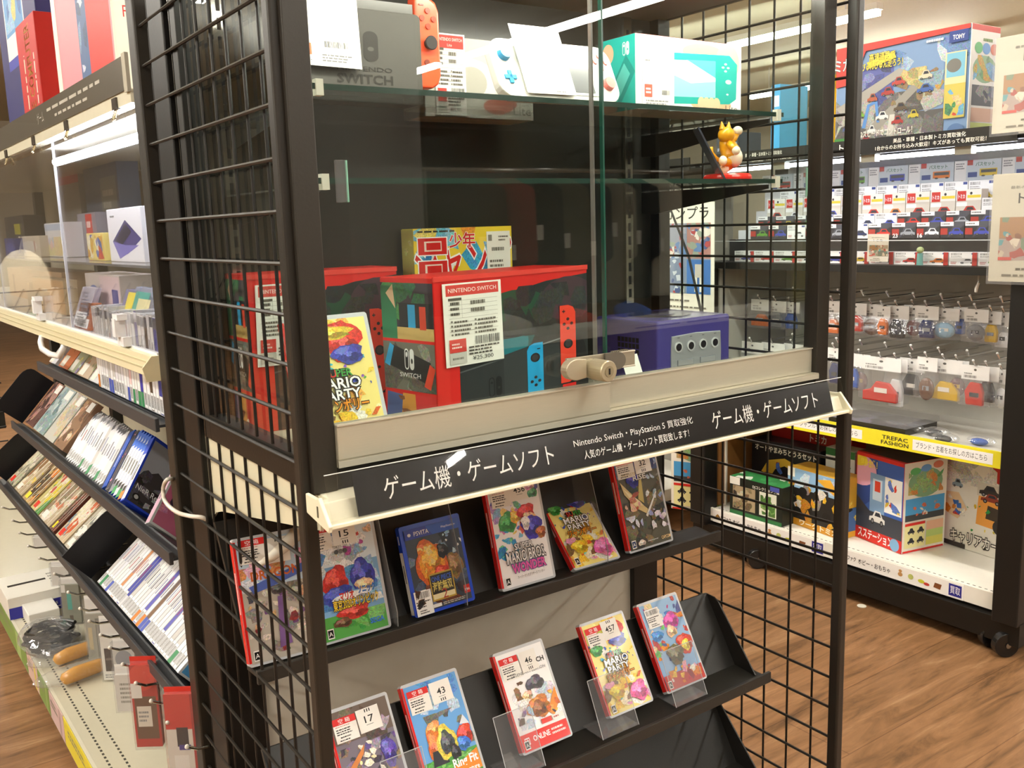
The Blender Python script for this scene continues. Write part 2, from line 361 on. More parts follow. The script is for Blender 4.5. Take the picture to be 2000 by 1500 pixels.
# glass shelves on brackets
def shelf(x0, x1, y0, y1, z, lab):
    t = thing('glass_shelf', ((x0+x1)/2, (y0+y1)/2, z-.006), lab, 'shelf')
    part('shelf_plate', M().box(x0, x1, y0, y1, z-.006, z, 'glass', '#fff'), t)
    part('front_edge', M().box(x0, x1, y0-.0006, y0+.0002, z-.006, z, 'gloss', '#1b352c'), t, 'green glass edge')
    for x in (x0+.012, x1-.012):
        m = M().prism([(0, 0), (y1-y0-.02, 0), (y1-y0-.02, -.034), (y1-y0-.05, -.036), (.0, -.006)], (x-.0015, y0+.015, z-.007), Y, Z, (.003, 0, 0), 'powder', '#211f1b')
        b = part('bracket', m, t, 'black shelf bracket')
        part('bracket_pad', M().box(x-.008, x+.008, y0+.01, y1-.02, z-.008, z-.0062, 'acrylic', '#cde'), b)
        part('end_clip', M().box(x-.004, x+.004, y0-.003, y0+.006, z-.012, z+.004, 'matte', '#dcd8c9'), b)
shelf(.018, .74, .055, BY-.004, 1.183, 'upper glass shelf carrying the console and the small handheld boxes')
shelf(.018, .74, .055, BY-.004, 1.0905, 'lower glass shelf with the yellow figurine on a red base')
# sliding door lock: ratchet bar and cylinder
t = thing('showcase_lock', (.33, -.01, .868), 'brass toned cylinder lock on a ratchet bar across the sliding doors', 'lock')
part('ratchet_bar', M().box(.287, .392, -.010, -.006, .8635, .8835, 'alu', '#a79f8c').box(.357, .392, -.011, -.0095, .8635, .8655, 'alu', '#cfc9b8').box(.357, .392, -.011, -.0095, .8815, .8835, 'alu', '#cfc9b8'), t, bevel=.0006)
m = M()
for i in range(9): m.box(.357+i*.0028, .3585+i*.0028, -.0105, -.0055, .8835, .8850, 'alu', '#8d8676')
part('ratchet_teeth', m, t)
part('end_cap', M().prism([(-.0+.012*math.cos(R(a)), .0105*math.sin(R(a))) for a in range(-90, 91, 15)]+[(-.02, .0105), (-.02, -.0105)], (.362, -.0105, .8735), X, Z, (0, -.003, 0), 'matte', '#5b554b'), t, 'dark plastic cap')
part('clamp', M().prism([(.006-.016*math.cos(R(a)), .0125*math.sin(R(a))) for a in range(-90, 91, 15)]+[(.02, .011), (.02, -.011)], (.288, -.008, .871), X, Z, (0, -.012, 0), 'alu', '#bdb39b'), t, bevel=.001)
cyl = [(.3215, -.019, .8685), (.3215, -.0215, .8685), (.3215, -.024, .8685), (.3215, -.042, .8685), (.3215, -.044, .8685)]
part('lock_cylinder', M().tube([(.3215, -.008, .8685), (.3215, -.018, .8685), (.3215, -.0181, .8685), (.3215, -.042, .8685), (.3215, -.0435, .8685)], [.0115, .0115, .0125, .0125, .0115], 'alu', '#b9ae92', 24), t, 'worn nickel lock cylinder', smooth=False)
k = part('keyway', M().tube([(.3215, -.0433, .8685), (.3215, -.0442, .8685)], .0065, 'alu', '#a3987c', 20), t)
part('key_slot', M().box(.3203, .3227, -.0446, -.044, .865, .872, 'matte', '#0c0b0a'), k)
# cream shelf under the showcase with its sign rail
t = thing('cream_shelf', (.37, .18, .755), 'cream steel shelf carrying the glass showcase', 'shelf')
part('shelf_board', M().box(-.02, .775, -.03, .362, .766, .7795, 'gloss', CRM), t, bevel=.001)
part('front_channel', M().obox((-.033, -.026, .7615), (.801, 0, 0), (0, -.012, 0), (0, .008, .018), 'gloss', CRM).box(-.034, .768, -.0495, -.02, .7575, .762, 'gloss', '#efeacf'), t, bevel=.001)
for x in (-.036, .767): 
    p = part('end_cap', M().prism([(-.026, .004), (-.032, .006), (-.053, -.018), (-.051, -.0245), (0, -.016), (.0, .004)], (x, 0, .78), Y, Z, (.004, 0, 0), 'gloss', '#e9e4c9'), t, bevel=.001)
    part('slot', M().box(x-.0006, x+.0046, -.030, -.0275, .766, .777, 'matte', '#55503f'), p)
part('side_bracket', M().prism([(.0, .0), (.40, 0), (.425, -.012), (.425, -.138), (.375, -.138), (.366, -.115), (.345, -.1), (.32, -.093), (.0, -.036)], (-.0225, .0, .7785), Y, Z, (.003, 0, 0), 'gloss', '#dcd7bb'), t)
part('side_bracket', M().prism([(.0, .0), (.40, 0), (.425, -.012), (.425, -.138), (.375, -.138), (.366, -.115), (.345, -.1), (.32, -.093), (.0, -.036)], (.772, .0, .7785), Y, Z, (.003, 0, 0), 'gloss', '#dcd7bb'), t)
# sign: black printed strip in a clear holder
a0 = V((-.030, -.0475, .7625)); sx = V((.794, 0, 0)); sy = V((0, .012, .0435))
n = sx.cross(sy).normalized()
t = thing('shelf_sign', (.37, -.055, .759), 'black sign strip with white lettering in a clear rail along the showcase foot', 'sign')
part('clear_holder', M().obox(a0-n*.001+sy*.0, sx, sy*1.04, n*.001, 'clear', '#fff').obox(a0+sy*1.03-n*.001, sx, sy*.02, n*.002, 'gloss', '#dcdcd8'), t, 'clear plastic holder')
px = part('paper_strip', M().obox(a0-n*.0022+sx*.036+sy*.04, sx*.928, sy*.955, n*.0008, 'gloss', '#141312'), t)
it = [('t', 'ゲーム機・ゲームソフト', .042, .27, .42, '#f3f1e8', .287, 0, 'l'), ('t', 'ゲーム機・ゲームソフト', .673, .27, .42, '#f3f1e8', .287, 0, 'l'),
      ('t', 'Nintendo Switch・PlayStation 5 買取強化', .370, .56, .17, '#f3f1e8', .258, 0, 'l'), ('t', '人気のゲーム機・ゲームソフト買取致します！', .386, .2, .18, '#f3f1e8', .228, 0, 'l')]
part('lettering', M().art(a0-n*.0014+sx*.036+sy*.04, sx*.928, sy*.955, it, 'print', .0003), px, 'white lettering')
# sloped black display trays under the showcase
def tray(lab, y0, z0, yb, zb, yt, zt, x0, x1, xb, plate):
    t = thing('display_tray', ((x0+x1)/2, y0, z0), lab, 'shelf')
    part('ledge', M().prism([(y0, z0), (yb, z0+.004), (yb+.012, z0+.004), (yb+.012, z0-.012), (y0, z0-.008)], (x0, 0, 0), Y, Z, (x1-x0, 0, 0), 'powder', '#23221f'), t, bevel=.0008)
    part('front_lip', M().box(x0-.003, x1+.012, y0-.006, y0, z0-.013, z0+.005, 'powder', '#2e2d2a'), t, bevel=.001)
    part('back_plate', M().prism([(yb, zb), (yt, zt), (yt+.006, zt-.002), (yb+.008, zb-.004)], (x0, 0, 0), Y, Z, (xb-x0, 0, 0), 'powder', '#1d1c1a'), t)
    for p in plate:
        m = M().prism(p[1], (p[0], 0, 0), Y, Z, (.003, 0, 0), 'powder', '#211f1d'); part('side_plate', m, t, bevel=.001)
    return t
def plate_pts(y0, z0, L, d, sl):     # rounded side plate standing on the tray slope
    u = V((math.sin(R(sl)), math.cos(R(sl)))); v = V((u.y, -u.x)); q = [(0, 0), (d, 0), (d, L)]
    q += [(.02-.02*math.cos(R(90-a)), L-.02+.02*math.sin(R(90-a))) for a in (0, 22, 45, 67, 90)]
    return [(y0+u.x*b+v.x*a, z0+u.y*b+v.y*a) for a, b in q]
tray('upper black display tray with six game cases', .212, .507, .243, .51, .338, .668, -.028, .772, .70, [])
tray('lower black display tray with five game cases', .106, .289, .155, .29, .222, .4, -.028, .778, .765, [(.765, [(.112, .29), (.175, .285), (.262, .372), (.24, .391), (.222, .399), (.205, .398), (.195, .392)])])
tray('lowest black display tray at the bottom edge', .09, .112, .15, .114, .222, .24, -.028, .778, .765, [(.765, [(.10, .115), (.175, .11), (.27, .20), (.24, .222), (.222, .228), (.205, .224)])])
# ------------------------------------------------------------------ game cases
def pose(x, y, z, t, ro=0, yw=0):
    t, ro, yw = R(t), R(ro), R(yw)
    ex = V((math.cos(yw), math.sin(yw), 0)); nn = V((-math.sin(yw), math.cos(yw), 0)); ey = Z*math.cos(t)+nn*math.sin(t)
    return V((x, y, z)), math.cos(ro)*ex+math.sin(ro)*ey, -math.sin(ro)*ex+math.cos(ro)*ey
RED = '#d8231f'
def rating(c='#111'): return [('r', .035, .02, .135, .105, '#f4f4f0'), ('r', .045, .03, .125, .095, c), ('t', 'A', .085, .042, .04, '#f4f4f0')]
STK = [('r', 0, 0, 1, 1, '#f4f1ea'), ('r', 0, .72, 1, 1, RED), ('t', '空 箱', .5, .78, .15, '#fff', .5, 0), ('l', .08, .62, .92, .69, 1, '#c98c88'), ('l', .08, .3, .95, .58, 3, '#333'), ('l', .2, .16, .75, .26, 1, '#222'), ('l', .15, .04, .85, .13, 1, '#222')]
BARSTK = [('r', 0, 0, 1, 1, '#f6f5f1'), ('b', .1, .68, .9, .94, '#222'), ('l', .06, .3, .95, .6, 3, '#333'), ('l', .2, .06, .8, .24, 2, '#222')]
def num(n, below=True):
    t = [('r', 0, 0, 1, 1, '#f3f0e9'), ('t', str(n), .5, .38, .3, '#161616', .2*len(str(n)), .01), ('l', .33, .25, .67, .31, 1, '#777')]
    yy = .06 if below else .82
    return t+[('r', x, yy, x+.045, yy+.14, '#222') for x in (.38, .48, .58)]
def case(label, ps, W, H, art, spine=RED, spineart=None, T=.0105, stk=None, n=None, group='game cases on the display trays', shell='#c9ccd0', below=True, inset=(.035, .02, .045, .03), base='#fff', name='game_case', cat='game case', film=False):
    o, a, b = ps; nn = a.cross(b)
    t = thing(name, o, label, cat, group)
    A, B = a*W, b*H
    part('shell', M().prism(rr(W, H, .0035), o-nn*T, a, b, nn*T, 'gloss', shell), t, 'clear plastic shell')
    m = M().art(o-nn*T*.95, nn*T*.9, B, [('r', 0, .03, 1, .98, spine)]+(spineart or [('l', .3, .25, .7, .9, 1, '#fbe9e7')]), 'film')
    m.face([o+B*.03+nn*.0003, o+A*inset[0]+B*.03+nn*.0003, o+A*inset[0]+B*.975+nn*.0003, o+B*.975+nn*.0003], 'film', spine)
    part('spine', m, t, 'coloured spine card')
    o2 = o+A*inset[0]+B*inset[1]; A2 = A*(1-inset[0]-inset[2]); B2 = B*(1-inset[1]-inset[3])
    part('cover', M().art(o2, A2, B2, [('r', 0, 0, 1, 1, base)]+art, 'film', .0004), t, 'printed cover sheet')
    if stk:
        s = stk; k = M().art(o+A*s[0]+B*s[1], A*s[2], B*s[3], s[4] if len(s) > 4 else STK, 'print', .002)
        part('price_sticker', k, t, 'white price sticker')
    if n:
        d = n; part('number_tag', M().art(o+A*d[1]+B*d[2], A*d[3]+B*d[5], B*d[4]-A*d[5]*1.6, num(d[0], below), 'print', .0024), t, 'white number tag')
    return t
W1, H1 = .105*.93, .17*.93
YU, ZU = .222, .5115
PARTY = [('r', 0, 0, 1, 1, '#f8e68a'), ('x', 5, 46, ['#fffbe6', '#f6cf4a', '#fbf0a8', '#fdfdf5', '#f3b24e', '#f7e27c'], (0, 0, 1, 1), (.04, .14)), ('x', 11, 26, ['#e04a3c', '#3f9e46', '#3f59b8', '#8e5cc0', '#fff', '#4bb0c9'], (0, .42, 1, .82), (.02, .05)),
         ('e', .66, .84, .24, .15, '#d93226'), ('e', .7, .74, .2, .07, '#3b46a6'), ('e', .5, .9, .3, .05, '#e8c23a'), ('e', .15, .7, .14, .06, '#3d9a44'),
         ('x', 23, 18, ['#e89cc0', '#f3c53a', '#5ec0b6', '#f6eac0', '#d9672e', '#7a5a3a'], (0, .04, 1, .34), (.06, .14)), ('e', .78, .15, .2, .11, '#ee6fae'), ('e', .3, .22, .18, .08, '#e2b92d'),
         ('t', 'SUPER', .5, .588, .052, '#181818', .36, .085), ('t', 'SU', .42, .588, .052, '#d8332b', .15, .02), ('t', 'PER', .595, .588, .052, '#3fa045', .2, .02),
         ('t', 'MARIO', .5, .505, .075, '#15151a', .56, .085), ('t', 'PARTY', .5, .425, .072, '#15151a', .5, .085), ('t', 'MARIO', .5, .505, .075, '#fdfdfd', .56, .02), ('t', 'PARTY', .5, .425, .072, '#fdfdfd', .5, .02),
         ('t', 'ジャンボリー', .5, .345, .07, '#4a2b10', .66, .085), ('t', 'ジャンボリー', .5, .345, .07, '#f39a1f', .66, .015)]+rating()
def leaf(px, py, y, **k): return at(px, py, y=y)
# upper tray
p = at(487.6, 1316, y=YU)
case('game case tagged 3 with a crowded hero scene, leftmost on the upper tray', pose(p.x+.001, YU, ZU, 16, -1.5), W1, H1,
     [('r', 0, 0, 1, 1, '#b9b2a6'), ('x', 2, 30, ['#8f8a86', '#d8d3ca', '#a9a29a', '#c9c0b2', '#77706c'], (0, 0, 1, .62), (.06, .16)), ('r', 0, .6, 1, 1, '#bcd3e6'), ('x', 3, 14, ['#e6a6cc', '#f3c3da', '#9fb6e8', '#e2e8f4', '#d89b62'], (0, .58, 1, .95), (.08, .2)),
      ('p', [(.1, .62), (.5, .68), (.95, .74), (.9, .66), (.5, .6), (.15, .56)], '#4d64b4'), ('t', 'DRAGON', .5, .665, .075, '#c9662d', .7, .03), ('x', 9, 26, ['#6c4a7c', '#8a3a3e', '#5d7a4c', '#caa27a', '#b0413a', '#e6ddd0', '#4b4a52'], (.05, .05, .95, .55), (.04, .1)), ('p', [(.42, .08), (.6, .1), (.56, .5), (.48, .5)], '#7a5a92'), ('e', .5, .56, .12, .04, '#4a464a')]+rating(),
     stk=(.06, .79, .36, .19), n=(3, .42, .76, .3, .2, -.004), below=False)
p = at(633, 1268, y=YU)
case('game case tagged 15 with blue sky and green field, behind the left mesh tube', pose(p.x, YU, ZU, 16, -.5), W1, H1,
     [('r', 0, 0, 1, 1, '#dfeef8'), ('r', 0, .2, 1, .62, '#7fb2e2'), ('x', 4, 22, ['#5d97d8', '#98c4ea', '#c4def2', '#4c86c8', '#e9f4fb'], (0, .25, 1, .75), (.08, .22)), ('e', .5, .76, .34, .16, '#f4f8fb'), ('r', 0, 0, 1, .2, '#57a84e'), ('x', 6, 10, ['#6dbb60', '#479a44', '#83c873'], (0, 0, 1, .2), (.06, .2)),
      ('x', 8, 14, ['#b64f9c', '#4f9e52', '#d2543e', '#8fb8de', '#e8c4a0'], (.05, .68, .98, .95), (.04, .09)), ('e', .3, .48, .2, .14, '#c9332c'), ('e', .3, .35, .24, .1, '#3c4fb4'), ('e', .72, .5, .2, .13, '#3b3fae'), ('e', .72, .4, .14, .07, '#e8c79a'), ('e', .5, .2, .25, .06, '#c63a30'), ('e', .3, .13, .14, .04, '#6a4630'),
      ('t', 'TOKYO 2020', .44, .77, .02, '#333', .24), ('e', .37, .735, .035, .02, '#555'), ('e', .44, .735, .035, .02, '#777'), ('e', .51, .735, .035, .02, '#555'),
      ('e', .53, .33, .3, .05, '#e9f0f4'), ('t', 'マリオ', .42, .32, .06, '#d63a2d', .22, .04), ('t', 'ソニック', .74, .345, .055, '#2f6fc2', .28, .04), ('t', '東京2020オリンピック', .55, .245, .07, '#4a3a12', .72, .085), ('t', '東京2020オリンピック', .55, .245, .07, '#f1d23a', .72, .015), ('t', 'SEGA', .83, .06, .045, '#3f7fe0', .22, .03)]+rating(),
     spine='#d7d9da', stk=(.03, .755, .31, .2), n=(15, .36, .765, .34, .18, .003))
p = at(812, 1211, y=YU)
case('blue handheld game case with a flame picture lying third on the upper tray', pose(p.x, YU, ZU, 16, .8), .105*.93, .135*.93,
     [('r', 0, 0, 1, 1, '#39414e'), ('x', 12, 30, ['#4b5a72', '#22262e', '#6d7c94', '#59606c', '#a9b7c8', '#362a30'], (0, 0, 1, .88), (.05, .15)), ('x', 7, 12, ['#cfe6f4', '#8fc0e2', '#f2f7fa'], (.5, .6, 1, .88), (.02, .09)), ('e', .38, .56, .29, .26, '#d8641c'), ('e', .4, .56, .23, .2, '#f0a02c'), ('x', 17, 16, ['#f7cf55', '#f8e38c', '#e8892a'], (.18, .36, .6, .76), (.03, .08)), ('e', .55, .42, .16, .07, '#c43a20'), ('e', .62, .66, .1, .09, '#1d1a1c'), ('e', .8, .45, .14, .16, '#8a6f46'), ('x', 5, 10, ['#4b2a1c', '#6b3a24', '#2a1a18'], (0, .05, .9, .3), (.06, .14)),
      ('r', 0, .88, 1, 1, '#2b59c8'), ('p', [(0, .88), (.5, .88), (.38, 1), (0, 1)], '#2c3fae'), ('e', .08, .935, .03, .02, '#f2f4fa'), ('t', 'PSVITA', .3, .91, .055, '#f2f4fa', .27, .005), ('t', 'PlayStation', .8, .93, .025, '#e0ecff', .26),
      ('r', .28, .09, .72, .42, '#b79a3e'), ('r', .3, .11, .7, .4, '#2c2824'), ('t', 'ONE PIECE', .5, .32, .06, '#3d62c4', .36, .02), ('t', '海賊無双', .5, .21, .09, '#d5c56a', .36, .02), ('r', .3, .11, .7, .17, '#e6dcae'), ('t', '2', .52, .1, .12, '#a12f24'), ('r', .87, .08, .98, .18, '#c9302a'), ('t', 'BAN', .925, .11, .03, '#fff', .08), ('r', .26, .02, .42, .06, '#e9e9e6'), ('l', .45, .02, .9, .06, 2, '#c8bfb0')],
     spine='#2a4fd0', spineart=[('r', 0, .03, 1, .72, '#eceae4'), ('l', .3, .28, .7, .68, 1, '#222'), ('l', .3, .76, .7, .95, 1, '#e8ecff')], shell='#1f49c9', stk=(.03, .005, .27, .27, BARSTK), inset=(.06, .035, .05, .05))
p = at(982, 1158, y=YU)
case('white cased game tagged 456 standing under the sign, fourth on the upper tray', pose(p.x, YU, ZU, 16, -.5), W1, H1,
     [('r', 0, 0, 1, 1, '#fbfafc'), ('x', 21, 30, ['#b9a4e0', '#8ec5ee', '#d77fc4', '#6fbf8a', '#e46a5c', '#6d7fd8', '#f0d67a'], (0, .45, .62, .85), (.04, .12)), ('x', 22, 14, ['#3f9fd8', '#58b6e6', '#2f86c8', '#6ecf9a'], (0, .26, .4, .56), (.06, .13)), ('e', .28, .62, .17, .1, '#3d9b46'), ('e', .46, .66, .12, .06, '#f0b53a'), ('e', .68, .68, .17, .09, '#d62a22'), ('e', .72, .62, .13, .06, '#eec096'), ('e', .74, .53, .2, .12, '#4638b8'), ('e', .9, .46, .1, .06, '#b06a3a'), ('e', .85, .9, .13, .08, '#56589a'), ('e', .86, .86, .1, .05, '#4f9c6c'), ('e', .82, .93, .1, .04, '#e7b9cf'), ('e', .62, .58, .08, .07, '#f6f4f8'),
      ('t', 'SUPER', .5, .345, .06, '#4a4a50', .36, .085), ('t', 'MARIO BROS.', .52, .225, .11, '#4a4a50', .78, .085), ('t', 'SUPER', .5, .345, .06, '#e8e8ea', .36, .02), ('t', 'MARIO BROS.', .52, .225, .11, '#f2f2f4', .78, .01), ('t', 'WONDER', .54, .13, .085, '#5a3f8e', .66, .085), ('t', 'WONDER', .54, .13, .085, '#e05fa8', .66, .03), ('t', 'スーパーマリオブラザーズ ワンダー', .55, .07, .022, '#222', .54)]+rating(),
     stk=(.07, .76, .36, .2), n=(456, .43, .79, .34, .19, .003), below=False)
q = (.4755, .2215, .5125, 45, -1)
case('yellow game case tagged 51 leaning far back beside the case tagged 456', pose(.4735, .2185, .513, 44, -.5), .105*.885, .17*.885, PARTY, stk=(.02, .73, .36, .24), n=(51, .4, .76, .38, .17, .01), below=False)
p = at(1230, 1082, y=YU)
case('dark game case tagged 32, rightmost on the upper tray', pose(p.x, YU, ZU, 16, .5), W1, H1,
     [('r', 0, 0, 1, 1, '#5c5a4e'), ('x', 31, 40, ['#6e6a58', '#4a4a42', '#7d745c', '#3f4240', '#8a7c5e', '#55584e'], (0, 0, 1, .8), (.06, .18)), ('x', 32, 8, ['#b8cbe0', '#dfe8ef', '#8fa9c8'], (.6, .45, 1, .95), (.05, .1)), ('r', 0, .8, 1, 1, '#4c5a86'), ('x', 33, 12, ['#6d7ca8', '#96a6c8', '#3d4a74'], (0, .78, 1, 1), (.08, .2)), ('e', .36, .74, .14, .09, '#3b3aa0'),
      ('p', [(.05, .74), (.4, .5), (.6, .38), (.55, .34), (.34, .42), (.1, .6)], '#d9c48e'), ('p', [(.1, .66), (.42, .5), (.5, .44), (.3, .46)], '#f0e4b6'), ('p', [(.4, .52), (.5, .72), (.56, .72), (.52, .46)], '#c8b772'), ('x', 34, 8, ['#c77f74', '#a5564c', '#e2b8a2'], (.05, .4, .45, .6), (.04, .1)), ('p', [(.5, .33), (.84, .56), (.86, .55), (.54, .31)], '#e4e6e2'), ('x', 35, 12, ['#c9c2e2', '#9fa6d2', '#e6e2ee', '#7a6a4a'], (.55, .16, 1, .38), (.03, .09)), ('x', 36, 6, ['#a9b8de', '#e3e7f2'], (.02, .22, .4, .36), (.03, .1)),
      ('t', 'RISE', .52, .725, .055, '#f1efe8', .3, .02), ('t', 'MONSTER HUNTER', .5, .785, .03, '#c9b98a', .76), ('t', 'CAPCOM', .87, .035, .035, '#f0cf9a', .22, .03), ('e', .28, .06, .09, .03, '#e7d8c4'), ('l', .42, .05, .75, .065, 1, '#ccc')]+rating('#223a6a'),
     stk=(.06, .75, .38, .2), n=(32, .46, .765, .36, .2, .002))
# lower tray
W2, H2 = .105*.845, .17*.845
YL, ZL = .1375, .3045
def low(px, py, ro=0, t=30): q = at(px, py, y=YL+.5*H2); s = R(t); yy = YL+math.sin(s)*H2; q = at(px, py, y=yy); return pose(q.x-.0, YL, ZL, t, ro)
case('game case tagged 17 with a purple battle scene, leftmost on the lower tray', low(634, 1400), W2, H2,
     [('r', 0, 0, 1, 1, '#7c7482'), ('x', 41, 44, ['#5d5468', '#a79aae', '#8a78a2', '#4a4450', '#c8bcc4', '#6c5a8c', '#94806a'], (0, 0, 1, .66), (.05, .14)), ('r', 0, .7, 1, 1, '#6e6058'), ('x', 42, 12, ['#5a4e48', '#8a7a70', '#b7a4b4', '#7a6a62'], (0, .66, 1, 1), (.07, .2)), ('x', 43, 18, ['#fff8e6', '#fdeec0', '#f2e2f0'], (.3, .1, .7, .66), (.03, .1)), ('p', [(.02, .42), (.45, .64), (.4, .56), (.05, .36)], '#d98a4e'), ('p', [(.62, .06), (.86, .42), (.88, .4), (.7, .05)], '#e2a53a'), ('e', .82, .5, .12, .14, '#5b4da8'), ('x', 44, 8, ['#3c8a5e', '#6fc08e', '#2c4a44'], (.7, .02, 1, .24), (.04, .1))]+rating(),
     stk=(.06, .70, .36, .21), n=(17, .44, .715, .36, .205, .004), below=False)
case('game case tagged 43 with blue sky and green grass, second on the lower tray', low(781, 1353), W2, H2,
     [('r', 0, 0, 1, 1, '#6aa7e4'), ('x', 51, 12, ['#8fc0ee', '#5a97dc', '#c4def4'], (0, .6, 1, 1), (.08, .2)), ('x', 52, 14, ['#55585a', '#6e6f6c', '#3f4446', '#7d7a72'], (.2, .3, 1, .68), (.08, .2)), ('r', 0, 0, 1, .26, '#4f9a48'), ('x', 53, 14, ['#68b457', '#3f8a3e', '#85c46a'], (0, 0, 1, .27), (.05, .14)), ('e', .33, .54, .14, .08, '#e8a05e'), ('e', .3, .38, .17, .16, '#d9733c'), ('p', [(.15, .2), (.45, .2), (.42, .34), (.2, .34)], '#33363c'), ('e', .5, .38, .2, .16, '#ead55a'), ('e', .5, .38, .13, .11, '#4a5058'), ('e', .85, .4, .14, .1, '#d2402f'), ('e', .78, .32, .12, .07, '#3a78cf'), ('p', [(.8, .5), (.9, .58), (.98, .48)], '#dfe8f2'), ('e', .6, .27, .09, .07, '#2c3034'), ('p', [(.45, .13), (.98, .24), (.99, .05), (.45, .0)], '#ec8a2c'), ('t', 'Ring Fit', .72, .13, .08, '#fff', .46, .03), ('t', 'Adventure', .74, .05, .05, '#fff', .4, .02)]+rating(),
     stk=(.06, .71, .36, .215), n=(43, .45, .735, .36, .2, .003))
case('white cased game tagged 46 with a red online band along its foot', low(961, 1287), W2, H2,
     [('r', 0, 0, 1, 1, '#fafafa'), ('x', 61, 16, ['#dfe3ee', '#c6d6ea', '#e9e2ee', '#f3f3f6'], (0, .2, 1, .6), (.08, .2)), ('x', 62, 10, ['#5a3a26', '#7a5236', '#8e6a4a'], (.16, .5, .5, .68), (.04, .1)), ('e', .4, .52, .1, .05, '#e9bb98'), ('e', .62, .62, .2, .07, '#4d4650'), ('e', .3, .42, .13, .08, '#efe9e2'), ('e', .55, .38, .25, .11, '#c87a32'), ('e', .55, .36, .16, .08, '#8a5630'), ('p', [(.7, .3), (.98, .52), (.98, .36), (.8, .24)], '#e98f2e'), ('x', 63, 8, ['#f2b84a', '#d2692a', '#3a3238'], (.6, .26, 1, .5), (.03, .08)), ('x', 64, 6, ['#7d6a8e', '#a8c4de', '#5b4a3e'], (.05, .26, .4, .42), (.05, .1)),
      ('r', 0, .0, 1, .17, '#e0241c'), ('t', 'ONLINE', .42, .075, .055, '#fff', .36, .02), ('r', .06, .06, .16, .13, '#fff'), ('r', .07, .07, .105, .12, '#e0241c'), ('r', .115, .07, .15, .12, '#e0241c'), ('l', .64, .06, .96, .14, 2, '#ffe3df'), ('r', .5, .2, .72, .25, '#d8322a'), ('r', .74, .2, .98, .25, '#f2efe9'), ('l', .76, .21, .95, .24, 1, '#a33'), ('t', 'LEGENDARY EDITION', .55, .735, .03, '#5a5a5c', .74), ('t', 'CH', .86, .81, .05, '#2a2a2c', .16, .03)]+rating(),
     stk=(.06, .705, .36, .22), n=(46, .44, .73, .34, .2, .003))
case('yellow game case tagged 457 standing in a clear stand on the lower tray', low(1130, 1225), W2, H2, PARTY, stk=(.06, .7, .36, .23), n=(457, .42, .75, .36, .2, .006), below=False)
case('game case with colourful figures, rightmost on the lower tray', low(1242, 1187), W2, H2,
     [('r', 0, 0, 1, 1, '#8fb5dc'), ('x', 71, 40, ['#c94b8e', '#d2523a', '#4f7fc8', '#e7c9a8', '#6fb65e', '#f2efe6', '#3f4a8c', '#e0862e', '#b23a34'], (0, .3, 1, 1), (.04, .13)), ('e', .66, .74, .2, .09, '#c43a98'), ('e', .2, .62, .15, .06, '#3d86cf'), ('e', .58, .62, .13, .07, '#e9c39a'), ('e', .8, .44, .2, .12, '#c9402a'), ('e', .8, .42, .1, .07, '#f0d84a'), ('e', .48, .36, .2, .12, '#6c6648'), ('r', 0, 0, 1, .17, '#b6413a'), ('x', 72, 16, ['#d9772c', '#e9b840', '#c9303a', '#f2e9dc', '#8e2a34', '#e6a2b0'], (.15, .03, 1, .26), (.04, .11))]+rating(),
     stk=(.1, .70, .34, .21, BARSTK))
# clear stands in front of the cases
def stand(x, y, z, w, h, lab, t=25, grp=None):
    o, a, b = pose(x, y, z, t); nn = a.cross(b); tt = thing('acrylic_stand', o, lab, 'display stand', grp)
    m = M().obox(o, a*w, b*h, -nn*.0012, 'acrylic', '#fff'); part('front_sheet', m, tt)
    part('foot_sheet', M().obox(o, a*w, V((0, .05, 0)), Z*.0012, 'acrylic', '#fff'), tt)
    for p0, d, q in ((o, b*h, a), (o+a*w, b*h, a), (o+b*h, a*w, b)):
        part('edge', M().obox(p0-q*.0005, d, q*.0009, nn*.0004, 'gloss', '#b9bcbd'), tt, 'pale clear edge')
for i, (x, w, s) in enumerate(((.435, .07, 'in front of the yellow party case'), (.583, .068, 'in front of the rightmost case of the lower tray'), (.268, .062, 'in front of the white case with a red foot'), (.096, .06, 'in front of the sky and grass case'))):
    stand(x, .112, .2955, w, .085, 'clear acrylic stand '+s, 24)
for i, (x, s) in enumerate(((.275, 'right of the blue handheld case'), (.165, 'left of the blue handheld case'), (.535, 'left of the case tagged 32'))):
    o = V((x, .213, .5125)); tt = thing('acrylic_divider', o, 'upright clear divider on the upper tray '+s, 'divider')
    pr = [(0, 0), (.06, 0), (.095, .16), (.075, .165), (.045, .15), (0, .02)]
    part('sheet', M().prism(pr, o, Y, Z, X*.0012, 'acrylic', '#fff'), tt)
    part('edge', M().tube([o+V((.0006, a, b)) for a, b in pr[2:]+pr[:1]], .0007, 'gloss', '#8d9092', 5), tt, 'pale clear edge')
